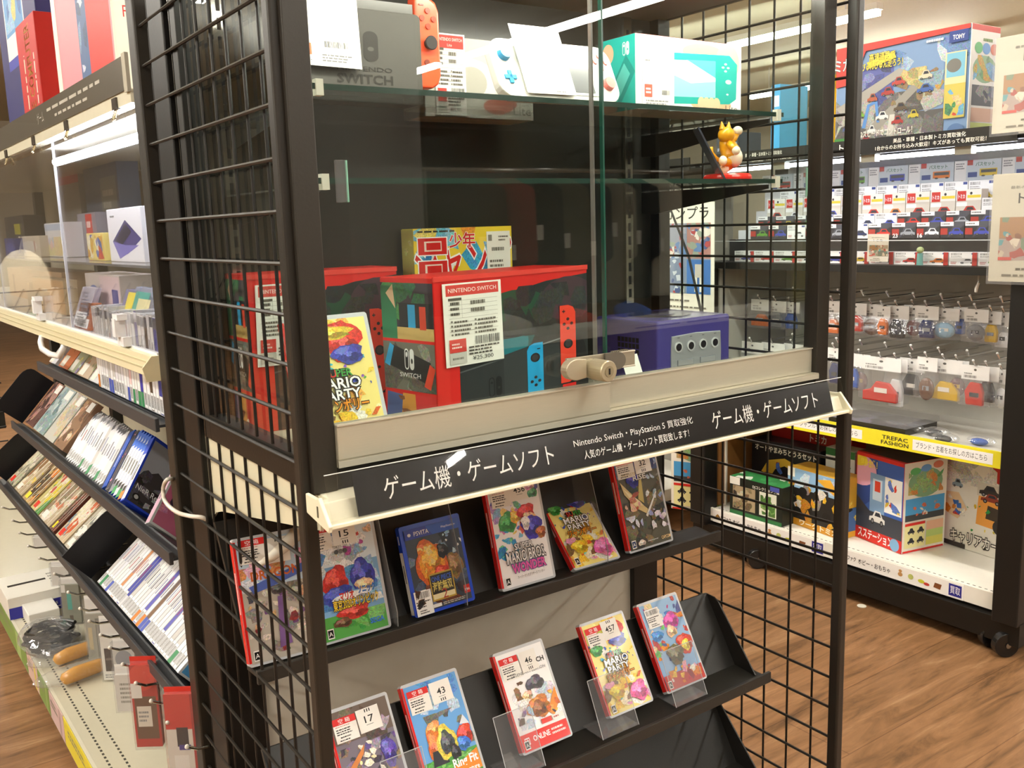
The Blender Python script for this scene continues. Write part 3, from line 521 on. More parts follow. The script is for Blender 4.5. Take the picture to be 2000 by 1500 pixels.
# ------------------------------------------------------------------ things inside the showcase
def card(lab, o, ex, ey, items, th=.0006, group=None, name='price_card', cat='price card'):
    o, ex, ey = V(o), V(ex), V(ey); n = ex.cross(ey).normalized(); t = thing(name, o, lab, cat, group)
    part('paper', M().obox(o-n*th, ex, ey, n*th, 'matte', '#f4f2ea'), t); part('print', M().art(o, ex, ey, items, 'matte', .0001), t, 'printed text and lines'); return t
def tagart(title='NINTENDO SWITCH', sub=None):
    it = [('r', .05, .85, .95, .98, '#d5463f'), ('t', title, .5, .89, .05, '#fbe9e2', .82, .005)]
    if sub: it = [('r', .05, .82, .95, .98, '#d5463f'), ('t', title, .5, .91, .04, '#fbe9e2', .82, .005), ('t', sub, .5, .845, .035, '#fbe9e2')]
    for j in range(8): it.append(('r', .08, .42+.053*j, .92, .423+.053*j, '#8b8880'))
    it += [('r', .08, .795, .3, .835-.01, '#5a564e'), ('r', .3, .58, .303, .82, '#8b8880'), ('l', .11, .6, .27, .79, 3, '#55514a'), ('l', .45, .62, .8, .8, 2, '#77736a'), ('l', .16, .36, .46, .56, 4, '#6a665e'), ('l', .56, .36, .9, .56, 4, '#6a665e')]
    it += [('e', .12, .385+.053*j, .018, .012, '#77736a') for j in range(4)]+[('e', .52, .385+.053*j, .018, .012, '#77736a') for j in range(4)]
    it += [('r', .06, .17, .34, .33, '#cf4038'), ('l', .1, .21, .3, .29, 2, '#f4d6d0'), ('r', .06, .03, .34, .16, '#c9c6bd'), ('l', .1, .07, .3, .12, 1, '#77736a'), ('b', .5, .24, .92, .34, '#222'), ('l', .38, .11, .94, .23, 3, '#44403a'), ('t', '¥25,300', .62, .05, .05, '#222', .36)]
    return it
def joycon(x, y, w, h, c, right=True, lay=None):
    r = .5; q = []
    pts = [(0, 0), (w*.55, 0), (w*.85, h*.03), (w, h*.1), (w, h*.9), (w*.85, h*.97), (w*.55, h), (0, h)]
    if not right: pts = [(w-a, b) for a, b in pts][::-1]
    k = '#2b2324'; it = [('p', [(x+a, y+b) for a, b in pts], c)]
    sy, by = (.5, .76) if right else (.78, .42)
    it += [('e', x+w*.5, y+h*sy, w*.3, w*.3, '#232021'), ('e', x+w*.5, y+h*sy, w*.2, w*.2, '#3b3839')]
    for dx, dy in ((0, .06), (0, -.06), (.24, 0), (-.24, 0)): it.append(('e', x+w*(.5+dx), y+h*(by+dy), w*.1, w*.1, k))
    if right: it += [('r', x+w*.14, y+h*.915, x+w*.34, y+h*.93, k), ('r', x+w*.215, y+h*.9, x+w*.265, y+h*.945, k), ('e', x+w*.42, y+h*.3, w*.09, w*.09, k)]
    else: it += [('r', x+w*.62, y+h*.9, x+w*.82, y+h*.915, k), ('r', x+w*.5, y+h*.2, x+w*.66, y+h*.26, k)]
    return it
def logo(x, y, s, c, asp, bg):
    return [('p', [(x+a*s, y+b*s*asp) for a, b in rr(.42, 1, .2)], c), ('p', [(x+.07*s+a*s, y+(.07+b)*s*asp) for a, b in rr(.28, .86, .13)], bg), ('e', x+.21*s, y+.72*s*asp, .09*s, .09*s, c),
            ('p', [(x+.5*s+a*s, y+b*s*asp) for a, b in rr(.42, 1, .2)], c), ('e', x+.71*s, y+.42*s*asp, .09*s, .09*s, bg)]
def carton(name, lab, x, y, z, w, d, h, yaw, faces, base='#d8231f', cat='box', group=None, fin='print', bev=.0012):
    ca, sa = math.cos(R(yaw)), math.sin(R(yaw)); ex = V((ca, sa, 0))*w; ey = V((-sa, ca, 0))*d; ez = Z*h; o = V((x, y, z))
    t = thing(name, o, lab, cat, group); part('carton', M().obox(o, ex, ey, ez, fin, base), t, bevel=bev)
    for k, it in faces.items():
        e = .004
        if k == 'front': m = M().art(o+ex*e+ez*e, ex*(1-2*e), ez*(1-2*e), it, fin)
        elif k == 'left': m = M().art(o+ey*(1-e)+ez*e, -ey*(1-2*e), ez*(1-2*e), it, fin)
        elif k == 'right': m = M().art(o+ex+ey*e+ez*e, ey*(1-2*e), ez*(1-2*e), it, fin)
        elif k == 'top': m = M().art(o+ez+ex*e+ey*e, ex*(1-2*e), ey*(1-2*e), it, fin)
        part(k+'_print', m, t)
    return t
SWF = [('r', 0, 0, 1, 1, '#d62420'), ('p', [(.13, 0), (1, 0), (1, .95), (.7, .92), (.36, .84), (.13, .8)], '#262b2b'), ('e', .42, .6, .2, .2, '#1d5558'), ('e', .46, .52, .11, .13, '#1f7480'), ('e', .5, .74, .22, .14, '#234a36'), ('e', .86, .78, .2, .16, '#43303a'), ('x', 3, 10, ['#2e3434', '#23282a', '#333634'], (.3, .55, 1, .9), (.05, .12)),
       ('p', [(.13, 0), (.56, 0), (.56, .44), (.13, .37)], '#2c3133'), ('p', [(.13, .37), (.56, .44), (.56, .45), (.13, .38)], '#5a6062'), ('p', [(.4, .0), (.64, 0), (.64, .49), (.4, .44)], '#34393b'), ('r', .62, 0, .8, .46, '#2e3335'), ('p', [(.62, .46), (.8, .49), (.8, .5), (.62, .47)], '#7a8082'), ('e', .93, .2, .07, .3, '#17191a')]
SWF += logo(.3, .17, .09, '#15181a', 1.5, '#2c3133')+[('t', 'NINTENDO', .345, .12, .03, '#121415', .15), ('t', 'SWITCH', .345, .055, .055, '#121415', .17, .02)]+joycon(.555, .02, .11, .47, '#1f9fd8', False)+joycon(.79, .16, .115, .57, '#e2402c')+[('r', .8, .0, .9, .15, '#d62420')]+logo(.69, .27, .05, '#1c2022', 1.5, '#2e3335')
SWL = [('r', 0, 0, 1, 1, '#cf221f'), ('r', 0, .6, 1, .97, '#3b3440'), ('x', 8, 8, ['#5b3f8e', '#3f3566', '#4c8a52', '#2f6a4a'], (0, .72, 1, .97), (.12, .3)), ('r', .0, .6, .3, .95, '#2e7a56'), ('p', [(.1, .9), (.24, .96), (.28, .8)], '#e8c2a0'), ('r', .35, .66, .98, .84, '#22252a'), ('r', .3, .6, 1, .68, '#c9a968'), ('r', .52, .68, .66, .83, '#2f9fd6'), ('r', .74, .67, .86, .82, '#d8452e'), ('r', 0, .58, 1, .6, '#d62420'),
       ('r', 0, .26, 1, .58, '#6d6a60'), ('x', 9, 12, ['#7d7a70', '#5a574f', '#8a867a', '#4c4a44'], (0, .26, 1, .58), (.1, .3)), ('p', [(.12, .42), (.2, .56), (.92, .46), (.82, .32)], '#1f2123'), ('p', [(.02, .43), (.14, .57), (.22, .55), (.12, .41)], '#2f9fd6'), ('p', [(.78, .3), (.9, .45), (1, .42), (.9, .28)], '#d8452e')]+logo(.42, .4, .2, '#e8e8e6', 1.4*.5, '#1f2123')+[('t', 'SWITCH', .52, .35, .03, '#d8d8d6', .4, .01), ('r', 0, .0, 1, .24, '#c3282a'), ('p', [(.0, 0), (.5, 0), (.56, .22), (.05, .24)], '#4a5a8e'), ('p', [(.3, .02), (.62, .02), (.6, .24), (.36, .24)], '#c98a3a'), ('x', 10, 6, ['#d8cfc0', '#3a3f5a', '#7d4a2a'], (.05, .0, .7, .22), (.08, .16))]
bx = carton('console_box', 'red console box with white price card, right of the leaning party game in the showcase', .178, .102, FZ, .283, .098, .187, 11, {'front': SWF, 'left': SWL}, '#d4231f', 'game console box')
ca, sa = math.cos(R(11)), math.sin(R(11)); ex = V((ca, sa, 0)); n = V((sa, -ca, 0)); o = V((.178, .102, FZ))
part('lid_edge', M().obox(o+Z*.182+n*.0012, ex*.283, Z*.006, -n*.002, 'print', '#e2433a'), bx, 'red lid edge')
card('white price card headed in red on the right hand console box', o+ex*.014+n*.003+Z*.079, ex*.098, Z*.1+ex*-.002, tagart())
b2 = carton('console_box', 'red console box at the back left of the showcase behind the leaning party game', .012, .262, FZ, .205, .076, .196, 0, {'front': SWF, 'left': SWL}, '#d4231f', 'game console box')
part('lid_edge', M().box(.012, .217, .261, .264, FZ+.19, FZ+.196, 'print', '#e2433a'), b2, 'red lid edge')
card('white price card headed in red on the back left console box', (.018, .259, FZ+.083), (.07, 0, 0), (.004, 0, .1), tagart())
case('yellow party game case leaning against the left post inside the showcase', pose(-.0125, .042, FZ+.001, 18, .5), .1, .162, PARTY, group=None, T=.009)
# comic magazine style game box at the back
JF = [('r', 0, 0, 1, 1, '#f2d43c'), ('x', 4, 18, ['#3fa9d8', '#f6e27a', '#2f86c0', '#f29a38', '#7cc6e2'], (0, 0, 1, 1), (.06, .16)), ('t', 'ジャンプ', .5, .24, .52, '#fff', .98, .05), ('t', 'ジャンプ', .5, .24, .52, '#d8231f', .98, .015), ('t', '少年', .48, .74, .16, '#fff', .26, .05), ('t', '少年', .48, .74, .16, '#d8231f', .26, .02), ('l', .04, .93, .6, .98, 1, '#3a3a30')]
for yy, xx in ((.62, .03), (.3, .03)): JF += [('r', xx, yy, xx+.3, yy+.26, '#fff'), ('r', xx+.01, yy+.015, xx+.29, yy+.245, '#d8231f'), ('r', xx+.07, yy+.06, xx+.24, yy+.2, '#f7ded2'), ('r', xx+.09, yy+.08, xx+.23, yy+.18, '#d8231f')]
jb = carton('retro_game_box', 'yellow and red comic style box behind the right hand console box', .266, .301, FZ+.004, .162, .036, .24, -2, {'front': [('r', 0, 0, 1, 1, '#e9cf3c')]+[(k[0],)+k[1:] for k in []], 'left': [('r', 0, 0, 1, 1, '#cfc46a'), ('x', 3, 10, ['#b9ad4c', '#e2d98a', '#8d8a50'], (0, 0, 1, 1), (.1, .3))]}, '#e9cf3c', 'game box')
o = V((.266, .301, FZ+.004)); ex = V((math.cos(R(-2)), math.sin(R(-2)), 0)); n = V((ex.y, -ex.x, 0))
part('title_print', M().art(o+Z*.14+n*.0003, ex*.162, Z*.1, JF, 'print'), jb, 'red katakana title on yellow')
card('small white price card on the yellow comic style box', o+ex*.118+n*.0022+Z*.165, ex*.04, Z*.068, [('r', .06, .8, .22, .93, '#8a867c'), ('l', .5, .78, .95, .92, 2, '#6a665e'), ('l', .2, .55, .8, .7, 1, '#77736a'), ('l', .1, .12, .9, .42, 3, '#77736a')])
# the cube console
t = thing('cube_console', (.635, .19, FZ), 'purple cube game console with four controller ports beside the lock', 'game console')
cx0, cx1, cy0, cy1, cz = .56, .712, .126, .262, .894
part('body', M().box(cx0, cx1, cy0, cy1, FZ+.003, cz, 'gloss', '#453f86'), t, bevel=.004, seg=3)
part('disc_lid', M().tube([(.636, .2, cz-.001), (.636, .2, cz+.0012)], .048, 'gloss', '#1d1a24', 40), t, 'black round disc lid')
part('lid_badge', M().tube([(.636, .2, cz+.001), (.636, .2, cz+.0022)], .024, 'gloss', '#3a3752', 32), t)
fp = [(.02, .0), (.98, .0), (.995, .3), (1.0, .6), (.985, 1.0), (.5, 1.03), (.015, 1.0), (.0, .6), (.005, .3)]
part('front_panel', M().prism([(a*.105, b*.072) for a, b in fp], (.586, cy0-.0018, FZ+.006), X, Z, (0, .003, 0), 'alu', '#b9bcc2'), t, 'silver front panel', bevel=.0008)
for i in range(4):
    x = .600+.0255*i; z = .8535
    p = part('controller_port', M().tube([(x, cy0-.001, z), (x, cy0-.0032, z)], .0078, 'gloss', '#d5d6d8', 20), t, 'round controller port')
    part('port_hole', M().tube([(x, cy0-.003, z), (x, cy0-.0036, z)], .0056, 'gloss', '#201e24', 18), p)
    part('port_mark', M().art((x-.006, cy0-.0022, z+.012), (.012, 0, 0), (0, 0, .004), [('r', .3, .3, .7, .6, '#77787c')]), t)
for i, x in enumerate((.598, .645)):
    p = part('memory_slot', M().box(x, x+.033, cy0-.0026, cy0-.0015, .8255, .8345, 'gloss', '#8d9096'), t)
    part('slot_flap', M().box(x+.001, x+.032, cy0-.0032, cy0-.002, .8262, .8338, 'alu', '#c3c5c9'), p)
m = M()
for i in range(6):
    for j in range(3): m.box(cx0-.0006, cx0+.001, .165+i*.008, .171+i*.008, .842+j*.009, .849+j*.009, 'matte', '#17141f')
part('side_vent', m, t, 'black vent grid')
card('small white price card leaning on the purple console', (.489, .099, FZ), (.031, 0, 0), (-.008, .018, .062), [('r', .08, .84, .24, .94, '#999'), ('l', .45, .84, .92, .92, 1, '#888'), ('t', '¥7,590', .5, .4, .06, '#333', .5), ('l', .2, .3, .8, .36, 1, '#888')])
# ---- upper shelf
SZ = 1.183
t = thing('docked_console', (.13, .19, SZ), 'grey console dock with an orange red controller on its right side', 'game console')
part('dock', M().prism(rr(.176, .104, .006), (.04, .168, SZ), X, Z, (0, .04, 0), 'matte', '#4b4944'), t, bevel=.0015)
part('dock_logo', M().art((.04, .168, SZ), (.176, 0, 0), (0, 0, .104), logo(.43, .44, .26, '#2c2a26', 1.25, '#4b4944')+[('t', 'NINTENDO', .565, .335, .05, '#26241f', .4, .01), ('t', 'SWITCH', .565, .2, .1, '#26241f', .4, .03)], 'matte'), t, 'dark console logo')
part('tablet', M().box(.042, .214, .182, .195, SZ+.1, SZ+.118, 'gloss', '#55534e'), t)
q = [(0, 0), (.02, 0), (.029, .005), (.033, .016), (.033, .09), (.029, .101), (.02, .106), (0, .106)]
jx, jz = .2155, SZ+.022
jc = part('right_controller', M().prism(q, (jx, .178, jz), X, Z, (0, .02, 0), 'gloss', '#ff5b38'), t, 'orange red controller', bevel=.003, seg=3)
part('stick', M().tube([(jx+.016, .178, jz+.052), (jx+.016, .17, jz+.052), (jx+.016, .169, jz+.052)], [.006, .0085, .0075], 'matte', '#2f2b2b', 20), jc, 'dark thumb stick')
for dx, dz in ((0, .009), (0, -.009), (.008, 0), (-.008, 0)):
    part('button', M().tube([(jx+.016+dx, .178, jz+.081+dz), (jx+.016+dx, .176, jz+.081+dz)], .0034, 'gloss', '#a3402c', 14), jc)
part('home_button', M().tube([(jx+.013, .178, jz+.03), (jx+.013, .1765, jz+.03)], .0036, 'gloss', '#7d3a2c', 14), jc)
part('plus_button', M().box(jx+.005, jx+.011, .1768, .178, jz+.0955, jz+.0972, 'gloss', '#7d3a2c'), jc)
card('large white price card in front of the grey console dock', (.052, .160, SZ+.0362), (.08, 0, -.001), (-.004, 0, .112), [('r', .04, .1, .25, .21, '#d9764e'), ('l', .07, .13, .22, .19, 2, '#fff'), ('b', .45, .18, .8, .24, '#555'), ('l', .06, .04, .3, .06, 1, '#777'), ('l', .4, .04, .9, .12, 3, '#888')])
WH = '#f1f0ea'
gb = carton('handheld_box', 'pale grey handheld console box behind the white handheld on the upper shelf', .272, .262, SZ, .178, .06, .104, 0, {'front': [('r', 0, 0, 1, 1, '#c9c6ba'), ('e', .42, .45, .24, .3, '#dedbd0'), ('e', .42, .45, .14, .2, '#b4b1a4'), ('e', .66, .16, .14, .1, '#c87a6a'), ('e', .74, .2, .1, .08, '#b86a5c'), ('t', 'Nintendo Switch', .68, .06, .055, '#6a675e', .25), ('t', 'Lite', .89, .06, .12, '#55524a', .17, .0)]}, '#cfccc0', 'game console box')
card('price card with a red heading on the pale grey handheld box', (.288, .2595, SZ+.002), (.048, 0, 0), (0, 0, .105), tagart('NINTENDO SWITCH', 'Lite'))
# white handheld leaning, with a sheet of paper on its left half
o, a, b = pose(.268, .074, SZ+.0015, 24, .5, 0); n = a.cross(b)
t = thing('handheld_console', o, 'white handheld console with blue and coral buttons leaning on the upper shelf', 'handheld game console')
part('body', M().prism(rr(.186, .079, .02, 6), o-n*.013, a, b, n*.013, 'gloss', '#f3f1ea'), t, bevel=.002)
part('screen', M().prism(rr(.115, .066, .003), o+a*.035+b*.0065, a, b, n*.0008, 'gloss', '#dedcd5'), t); part('display', M().prism(rr(.1, .058, .001), o+a*.043+b*.0105-n*0, a, b, n*.0012, 'gloss', '#5e6062'), t, 'dark display')
def knob(nm, u, v, r, h, c, l, N=18): return part(nm, M().tube([o+a*u+b*v, o+a*u+b*v+n*h], [r, r*.93], 'gloss', c, N), t, l)
knob('stick', .0175, .056, .0085, .007, '#2f9ed6', 'blue thumb stick'); knob('stick', .1685, .024, .0085, .007, '#f0837c', 'coral thumb stick')
m = M(); m.obox(o+a*.010+b*.0235, a*.0165, b*.0052, n*.002, 'gloss', '#2f9ed6'); m.obox(o+a*.0156+b*.018, a*.0052, b*.0162, n*.002, 'gloss', '#2f9ed6'); part('direction_pad', m, t, 'blue direction pad')
for du, dv in ((0, .0085), (0, -.0085), (.0085, 0), (-.0085, 0)): knob('button', .1675+du, .056+dv, .0036, .002, '#f08f88', 'coral button')
card('sheet of white paper stuck over the white handheld console', o+a*.034+b*.004+n*.004, a*.074, b*.088+n*.006-a*.004, [('r', .1, .8, .9, .9, '#f3e2d2'), ('l', .2, .7, .5, .73, 1, '#999'), ('l', .6, .02, .9, .06, 1, '#888')])
TQ = '#27b3a8'
TF = [('r', 0, 0, 1, 1, '#f6f3ea'), ('e', .62, .84, .2, .12, '#e9b98e'), ('e', .86, .74, .12, .26, '#efc49a'), ('e', .7, .12, .2, .1, '#e4b48c'), ('p', [(.33, .1), (.88, .14), (.95, .22), (.96, .72), (.88, .84), (.33, .8)], '#1fa79c'), ('p', [(.33, .2), (.74, .22), (.74, .74), (.33, .7)], '#e8f6f2'), ('p', [(.33, .2), (.74, .22), (.74, .45), (.5, .4), (.33, .5)], '#8fdcd2'), ('p', [(.46, .72), (.74, .74), (.74, .5)], '#58c6bb'), ('e', .87, .46, .03, .03, '#f4f2ec'), ('e', .86, .28, .012, .012, '#e6f2ee')]
TF += [('e', .84+dx, .66+dy, .014, .014, '#eef6f2') for dx, dy in ((0, .05), (0, -.05), (.026, 0), (-.026, 0))]+[('e', .6+.05*i, .14, .035, .08, '#e7bd98') for i in range(4)]+[('t', 'Nintendo Switch', .72, .03, .055, '#77746a', .2), ('t', 'Lite', .9, .03, .1, '#66635a', .12)]
TL_ = [('r', 0, 0, 1, 1, TQ), ('p', [(.1, .1), (.75, .75), (1, .5), (.5, 0)], '#1c8f88'), ('p', [(.2, .16), (.7, .64), (.86, .48), (.45, .08)], '#5cc3ba'), ('e', .25, .8, .16, .14, '#e6bd9c'), ('e', .3, .06, .2, .1, '#e0b595')]+logo(.66, .74, .2, '#eafaf6', .9, TQ)
carton('handheld_box', 'turquoise and white handheld console box on the right of the upper shelf', .498, .1, SZ, .204, .072, .096, 0, {'front': TF, 'left': TL_, 'top': [('r', 0, 0, 1, 1, '#d8433a')]}, '#f2efe6', 'game console box')
card('price card with a faint heading on the turquoise handheld box', (.509, .0985, SZ+.002), (.058, 0, 0), (0, 0, .09), [('r', .05, .78, .95, .95, '#eadfc0'), ('t', 'NINTENDO SWITCH', .5, .86, .05, '#cdbb8e', .84), ('t', 'Lite', .5, .8, .04, '#cdbb8e'), ('r', .06, .16, .3, .34, '#d8604c'), ('l', .1, .2, .26, .3, 2, '#fff'), ('b', .6, .2, .85, .27, '#666'), ('l', .1, .05, .9, .13, 2, '#999'), ('l', .08, .66, .25, .7, 1, '#777')])
# ---- lower shelf: plain toy cat figure and a card in a sleeve
S2 = 1.0905; fx, fy = .658, .085
t = thing('cat_figurine', (fx, fy, S2), 'small yellow leaping cat figurine on a red disc base', 'figurine')
part('base', M().tube([(fx, fy, S2), (fx, fy, S2+.003), (fx, fy, S2+.006), (fx, fy, S2+.008)], [.034, .034, .033, .031], 'gloss', '#d6251c', 40), t, 'red disc base')
part('support', M().tube([(fx+.012, fy+.004, S2+.008), (fx+.012, fy+.004, S2+.03)], .0035, 'acrylic', '#eee', 12), t, 'clear support')
YE, WT = '#f0a81e', '#f6ead2'
def blob(nm, m, l=None): return part(nm, m, t, l, smooth=True)
blob('body', M().tube([(fx-.006, fy, S2+.012), (fx-.002, fy, S2+.02), (fx+.006, fy, S2+.03), (fx+.006, fy, S2+.04), (fx-.002, fy, S2+.05), (fx-.006, fy, S2+.056)], [.004, .010, .015, .014, .011, .008], 'gloss', YE, 16))
blob('belly', M().ball((fx+.008, fy-.006, S2+.031), .012, .011, .014, 'gloss', WT), 'cream belly')
hd = blob('head', M().ball((fx-.006, fy-.003, S2+.062), .0125, .0115, .011, 'gloss', YE))
for dx in (-.007, .005): part('ear', M().tube([(fx-.006+dx, fy-.002, S2+.07), (fx-.006+dx*1.25, fy-.002, S2+.08)], [.0045, .0006], 'gloss', YE, 10), hd)
blob('raised_arm', M().tube([(fx+.002, fy, S2+.05), (fx+.011, fy-.002, S2+.057), (fx+.015, fy-.004, S2+.064)], [.005, .0045, .004], 'gloss', YE, 12)); blob('paw', M().ball((fx+.016, fy-.004, S2+.068), .0075, .007, .0065, 'gloss', WT), 'cream paw')
blob('lowered_arm', M().tube([(fx-.006, fy-.008, S2+.05), (fx-.008, fy-.016, S2+.044), (fx-.006, fy-.02, S2+.04)], [.005, .0045, .004], 'gloss', YE, 12)); blob('paw', M().ball((fx-.006, fy-.021, S2+.039), .006, .006, .006, 'gloss', WT), 'cream paw')
blob('front_leg', M().tube([(fx+.004, fy, S2+.024), (fx-.008, fy-.006, S2+.024), (fx-.016, fy-.008, S2+.026)], [.0075, .006, .005], 'gloss', YE, 12)); blob('foot', M().ball((fx-.018, fy-.008, S2+.026), .006, .006, .007, 'gloss', WT), 'cream foot')
blob('standing_leg', M().tube([(fx+.002, fy, S2+.024), (fx-.006, fy, S2+.016), (fx-.012, fy, S2+.009)], [.008, .007, .006], 'gloss', WT, 12))
blob('tail', M().tube([(fx-.002, fy+.006, S2+.026), (fx-.014, fy+.008, S2+.03), (fx-.024, fy+.008, S2+.038), (fx-.025, fy+.008, S2+.046)], [.003, .003, .003, .0028], 'gloss', YE, 10))
o = V((.628, .06, S2)); e1 = V((-.049, .004, .069)); e2 = V((.028, .036, 0))
t = thing('sleeved_card', o, 'clear sleeved picture card leaning left of the yellow figurine', 'card')
part('card', M().obox(o, e1, e2, e1.cross(e2).normalized()*.0022, 'gloss', '#4a5262'), t); part('stripe', M().obox(o+e1*.05-e1.cross(e2).normalized()*.0002, e1*.45, e2*.96, e1.cross(e2).normalized()*.0003, 'print', '#b9843c'), t)
# ------------------------------------------------------------------ the long game gondola on the left, turned a little from the showcase
L0 = V((-.032, .545, 0)); D = V((-.033, .99946, 0)); O = V((-.99946, -.033, 0)); IN = -O
def LP(u, v, z): return L0+D*u+O*v+Z*z
def atL(px, py, v=0):
    q = RT*((px-1000)/FPX)-UP*((py-750)/FPX)+_fw; s = ((LP(0, v, 0)-EYE).dot(O))/q.dot(O); p = EYE+q*s; return (p-L0).dot(D), p.z
UE = 2.6
g = thing('game_gondola', LP(1.2, -.2, 0), 'long cream game gondola left of the showcase with tiers of game cases', 'shelf rack')
def lbox(m, u0, u1, v0, v1, z0, z1, f, c): return m.obox(LP(u0, v0, z0), D*(u1-u0), O*(v1-v0), Z*(z1-z0), f, c)
part('back_panel', lbox(M(), 0, UE, -.37, -.36, .1, 1.22, 'matte', '#cfc9b6'), g)
for u in (.02, .86, 1.72, 2.56): part('upright', lbox(M(), u-.02, u+.02, -.36, -.33, 0, 1.24, 'powder', '#1a1815'), g)
dk = part('deck', lbox(M(), -.03, UE, -.36, .085, .085, .1, 'gloss', '#cdc7b0'), g, 'cream base deck')
part('deck_lip', lbox(M(), -.03, UE, .082, .088, .03, .101, 'gloss', '#dcd7c2'), dk)
for vv in (.062, .035):
    m = M()
    for k in range(90): lbox(m, .0+k*.0145, .007+k*.0145, vv-.002, vv+.002, .1, .1003, 'matte', '#3c3a33')
    part('slot_row', m, dk)
part('top_shelf', lbox(M(), -.02, UE, -.36, -.02, 1.212, 1.222, 'gloss', '#d9d4c0'), g); part('top_rail', lbox(M(), -.02, UE, -.02, .004, 1.218, 1.236, 'gloss', '#d9d4bd'), g)
cs = part('case_shelf', lbox(M(), -.02, UE, -.36, -.004, .85, .865, 'gloss', '#e6e4dc'), g)
part('cream_rail', lbox(M(), -.025, UE, -.004, .012, .838, .869, 'gloss', '#ede4bf'), cs, 'cream price rail')
part('rail_groove', lbox(M(), -.025, UE, .0115, .0128, .848, .8505, 'gloss', '#c9c09c'), cs); part('rail_groove', lbox(M(), -.025, UE, .0115, .0128, .858, .8605, 'gloss', '#d4cba6'), cs)
part('rail_cap', M().prism([(0, 0), (.022, 0), (.026, .02), (.012, .036), (0, .036)], LP(-.027, 0, .834), O, Z, D*.003, 'gloss', '#e9dfb8'), cs)
part('inner_shelf', lbox(M(), .0, UE, -.30, -.02, .99, .994, 'acrylic', '#fff'), g, 'clear inner shelf')
part('light_tube', M().tube([LP(-.02, -.035, 1.182), LP(.67, -.035, 1.187)], .0075, 'led_tube', '#fff', 12), g, 'glowing white light tube')
for i, (a, b) in enumerate(((-.02, .518), (.524, 1.25), (1.256, 1.95))):
    p = part('acrylic_pane', lbox(M(), a, b, -.002, .001, .869, 1.222, 'clear', '#fff'), g, 'clear acrylic flap')
    part('pane_edge', lbox(M(), b-.002, b, -.003, .0015, .869, 1.222, 'gloss', '#d9dde6'), p); part('pane_foot', lbox(M(), a, b, -.003, .002, .869, .873, 'gloss', '#e9ecf2'), p)
    lu = (a+b)/2-.12
    q = part('latch', lbox(M(), lu-.018, lu+.018, .001, .013, .872, .886, 'gloss', '#f1f1f2'), p, 'white latch'); part('latch_knob', lbox(M(), lu-.004, lu+.012, .004, .02, .886, .914, 'gloss', '#f4f4f5'), q); part('latch_head', lbox(M(), lu-.014, lu+.014, .003, .018, .912, .921, 'gloss', '#f6f6f6'), q)
for px, py in ((233, 215), (137, 255), (72, 283), (18, 308)):
    u, z = atL(px, py); k = part('hinge_clip', lbox(M(), u-.011, u+.011, .001, .007, z, z+.016, 'gloss', '#46403a'), g, 'dark hinge clip')
    for j in (-1, 0, 1): part('hinge_wire', M().tube([LP(u+j*.007-.002, .004, z), LP(u+j*.007-.003, .008, z-.012), LP(u+j*.007, .009, z-.015), LP(u+j*.007+.003, .008, z-.012), LP(u+j*.007+.002, .004, z)], .0009, 'chrome', '#a89878', 5), k)
h = thing('header_sign', LP(1, .004, 1.236), 'grey plastic covered header sign along the top of the game gondola', 'sign')
part('board', lbox(M(), -.02, UE, .004, .006, 1.236, 1.281, 'film', '#59544a'), h)
part('lettering', M().art(LP(.62, .006, 1.238), -D*.6, Z*.04, [('l', .2, .55, .92, .8, 1, '#a8a294'), ('l', .3, .2, .9, .42, 1, '#a8a294'), ('t', 'ゲーム', .1, .3, .4, '#a8a294', .1)]), h, 'faint white lettering'); part('end_clip', lbox(M(), -.022, -.005, .003, .008, 1.232, 1.283, 'gloss', '#b5b0a0'), h)
# boxes standing on top
def lcarton(name, lab, u0, u1, v, dep, z, h, faces, base, cat='box', near=None):
    t = thing(name, LP((u0+u1)/2, v, z), lab, cat); part('carton', M().obox(LP(u0, v, z), D*(u1-u0), IN*dep, Z*h, 'print', base), t, bevel=.001)
    part('front_print', M().art(LP(u1-.002, v, z+.003), -D*(u1-u0-.004), Z*(h-.006), faces), t)
    if near: part('side_print', M().art(LP(u0, v-.003, z+.003), IN*(dep-.006), Z*(h-.006), near), t)
    return t
lcarton('console_box', 'navy console box with a yellow badge and pale stickers on top of the gondola', .78, 1.2, -.05, .12, 1.2225, .45, [('r', 0, 0, 1, 1, '#2e2d63'), ('r', .2, .45, .72, 1, '#e9e6dc'), ('r', .22, .6, .7, .92, '#5c93c4'), ('x', 3, 8, ['#3f6aa8', '#8db4d4', '#c9b86a'], (.24, .62, .68, .78), (.04, .1)), ('r', .22, .88, .7, .93, '#e3d24a'), ('t', 'FORTNITE', .46, .94, .04, '#2a2a2a', .4, .02), ('r', .2, .44, .7, .49, '#3a3f9c')], '#2b2a5e', 'game console box',
        [('r', 0, 0, 1, 1, '#2b2a5e'), ('r', .05, .72, .55, .8, '#e3c93a'), ('t', '4K', .2, .735, .045, '#222', .2, .03), ('r', .4, .62, .75, .7, '#eceae2'), ('l', .1, .32, .5, .4, 2, '#b9b8d0'), ('r', .0, .12, .8, .24, '#ded9c6'), ('l', .05, .14, .5, .22, 3, '#77736a')])
lcarton('computer_box', 'tall red box with gold lettering beside the navy console box', .655, .84, -.02, .05, 1.2225, .245, [('r', 0, 0, 1, 1, '#b3211c')], '#b3211c', 'game console box', [('r', 0, 0, 1, 1, '#b8241f')])
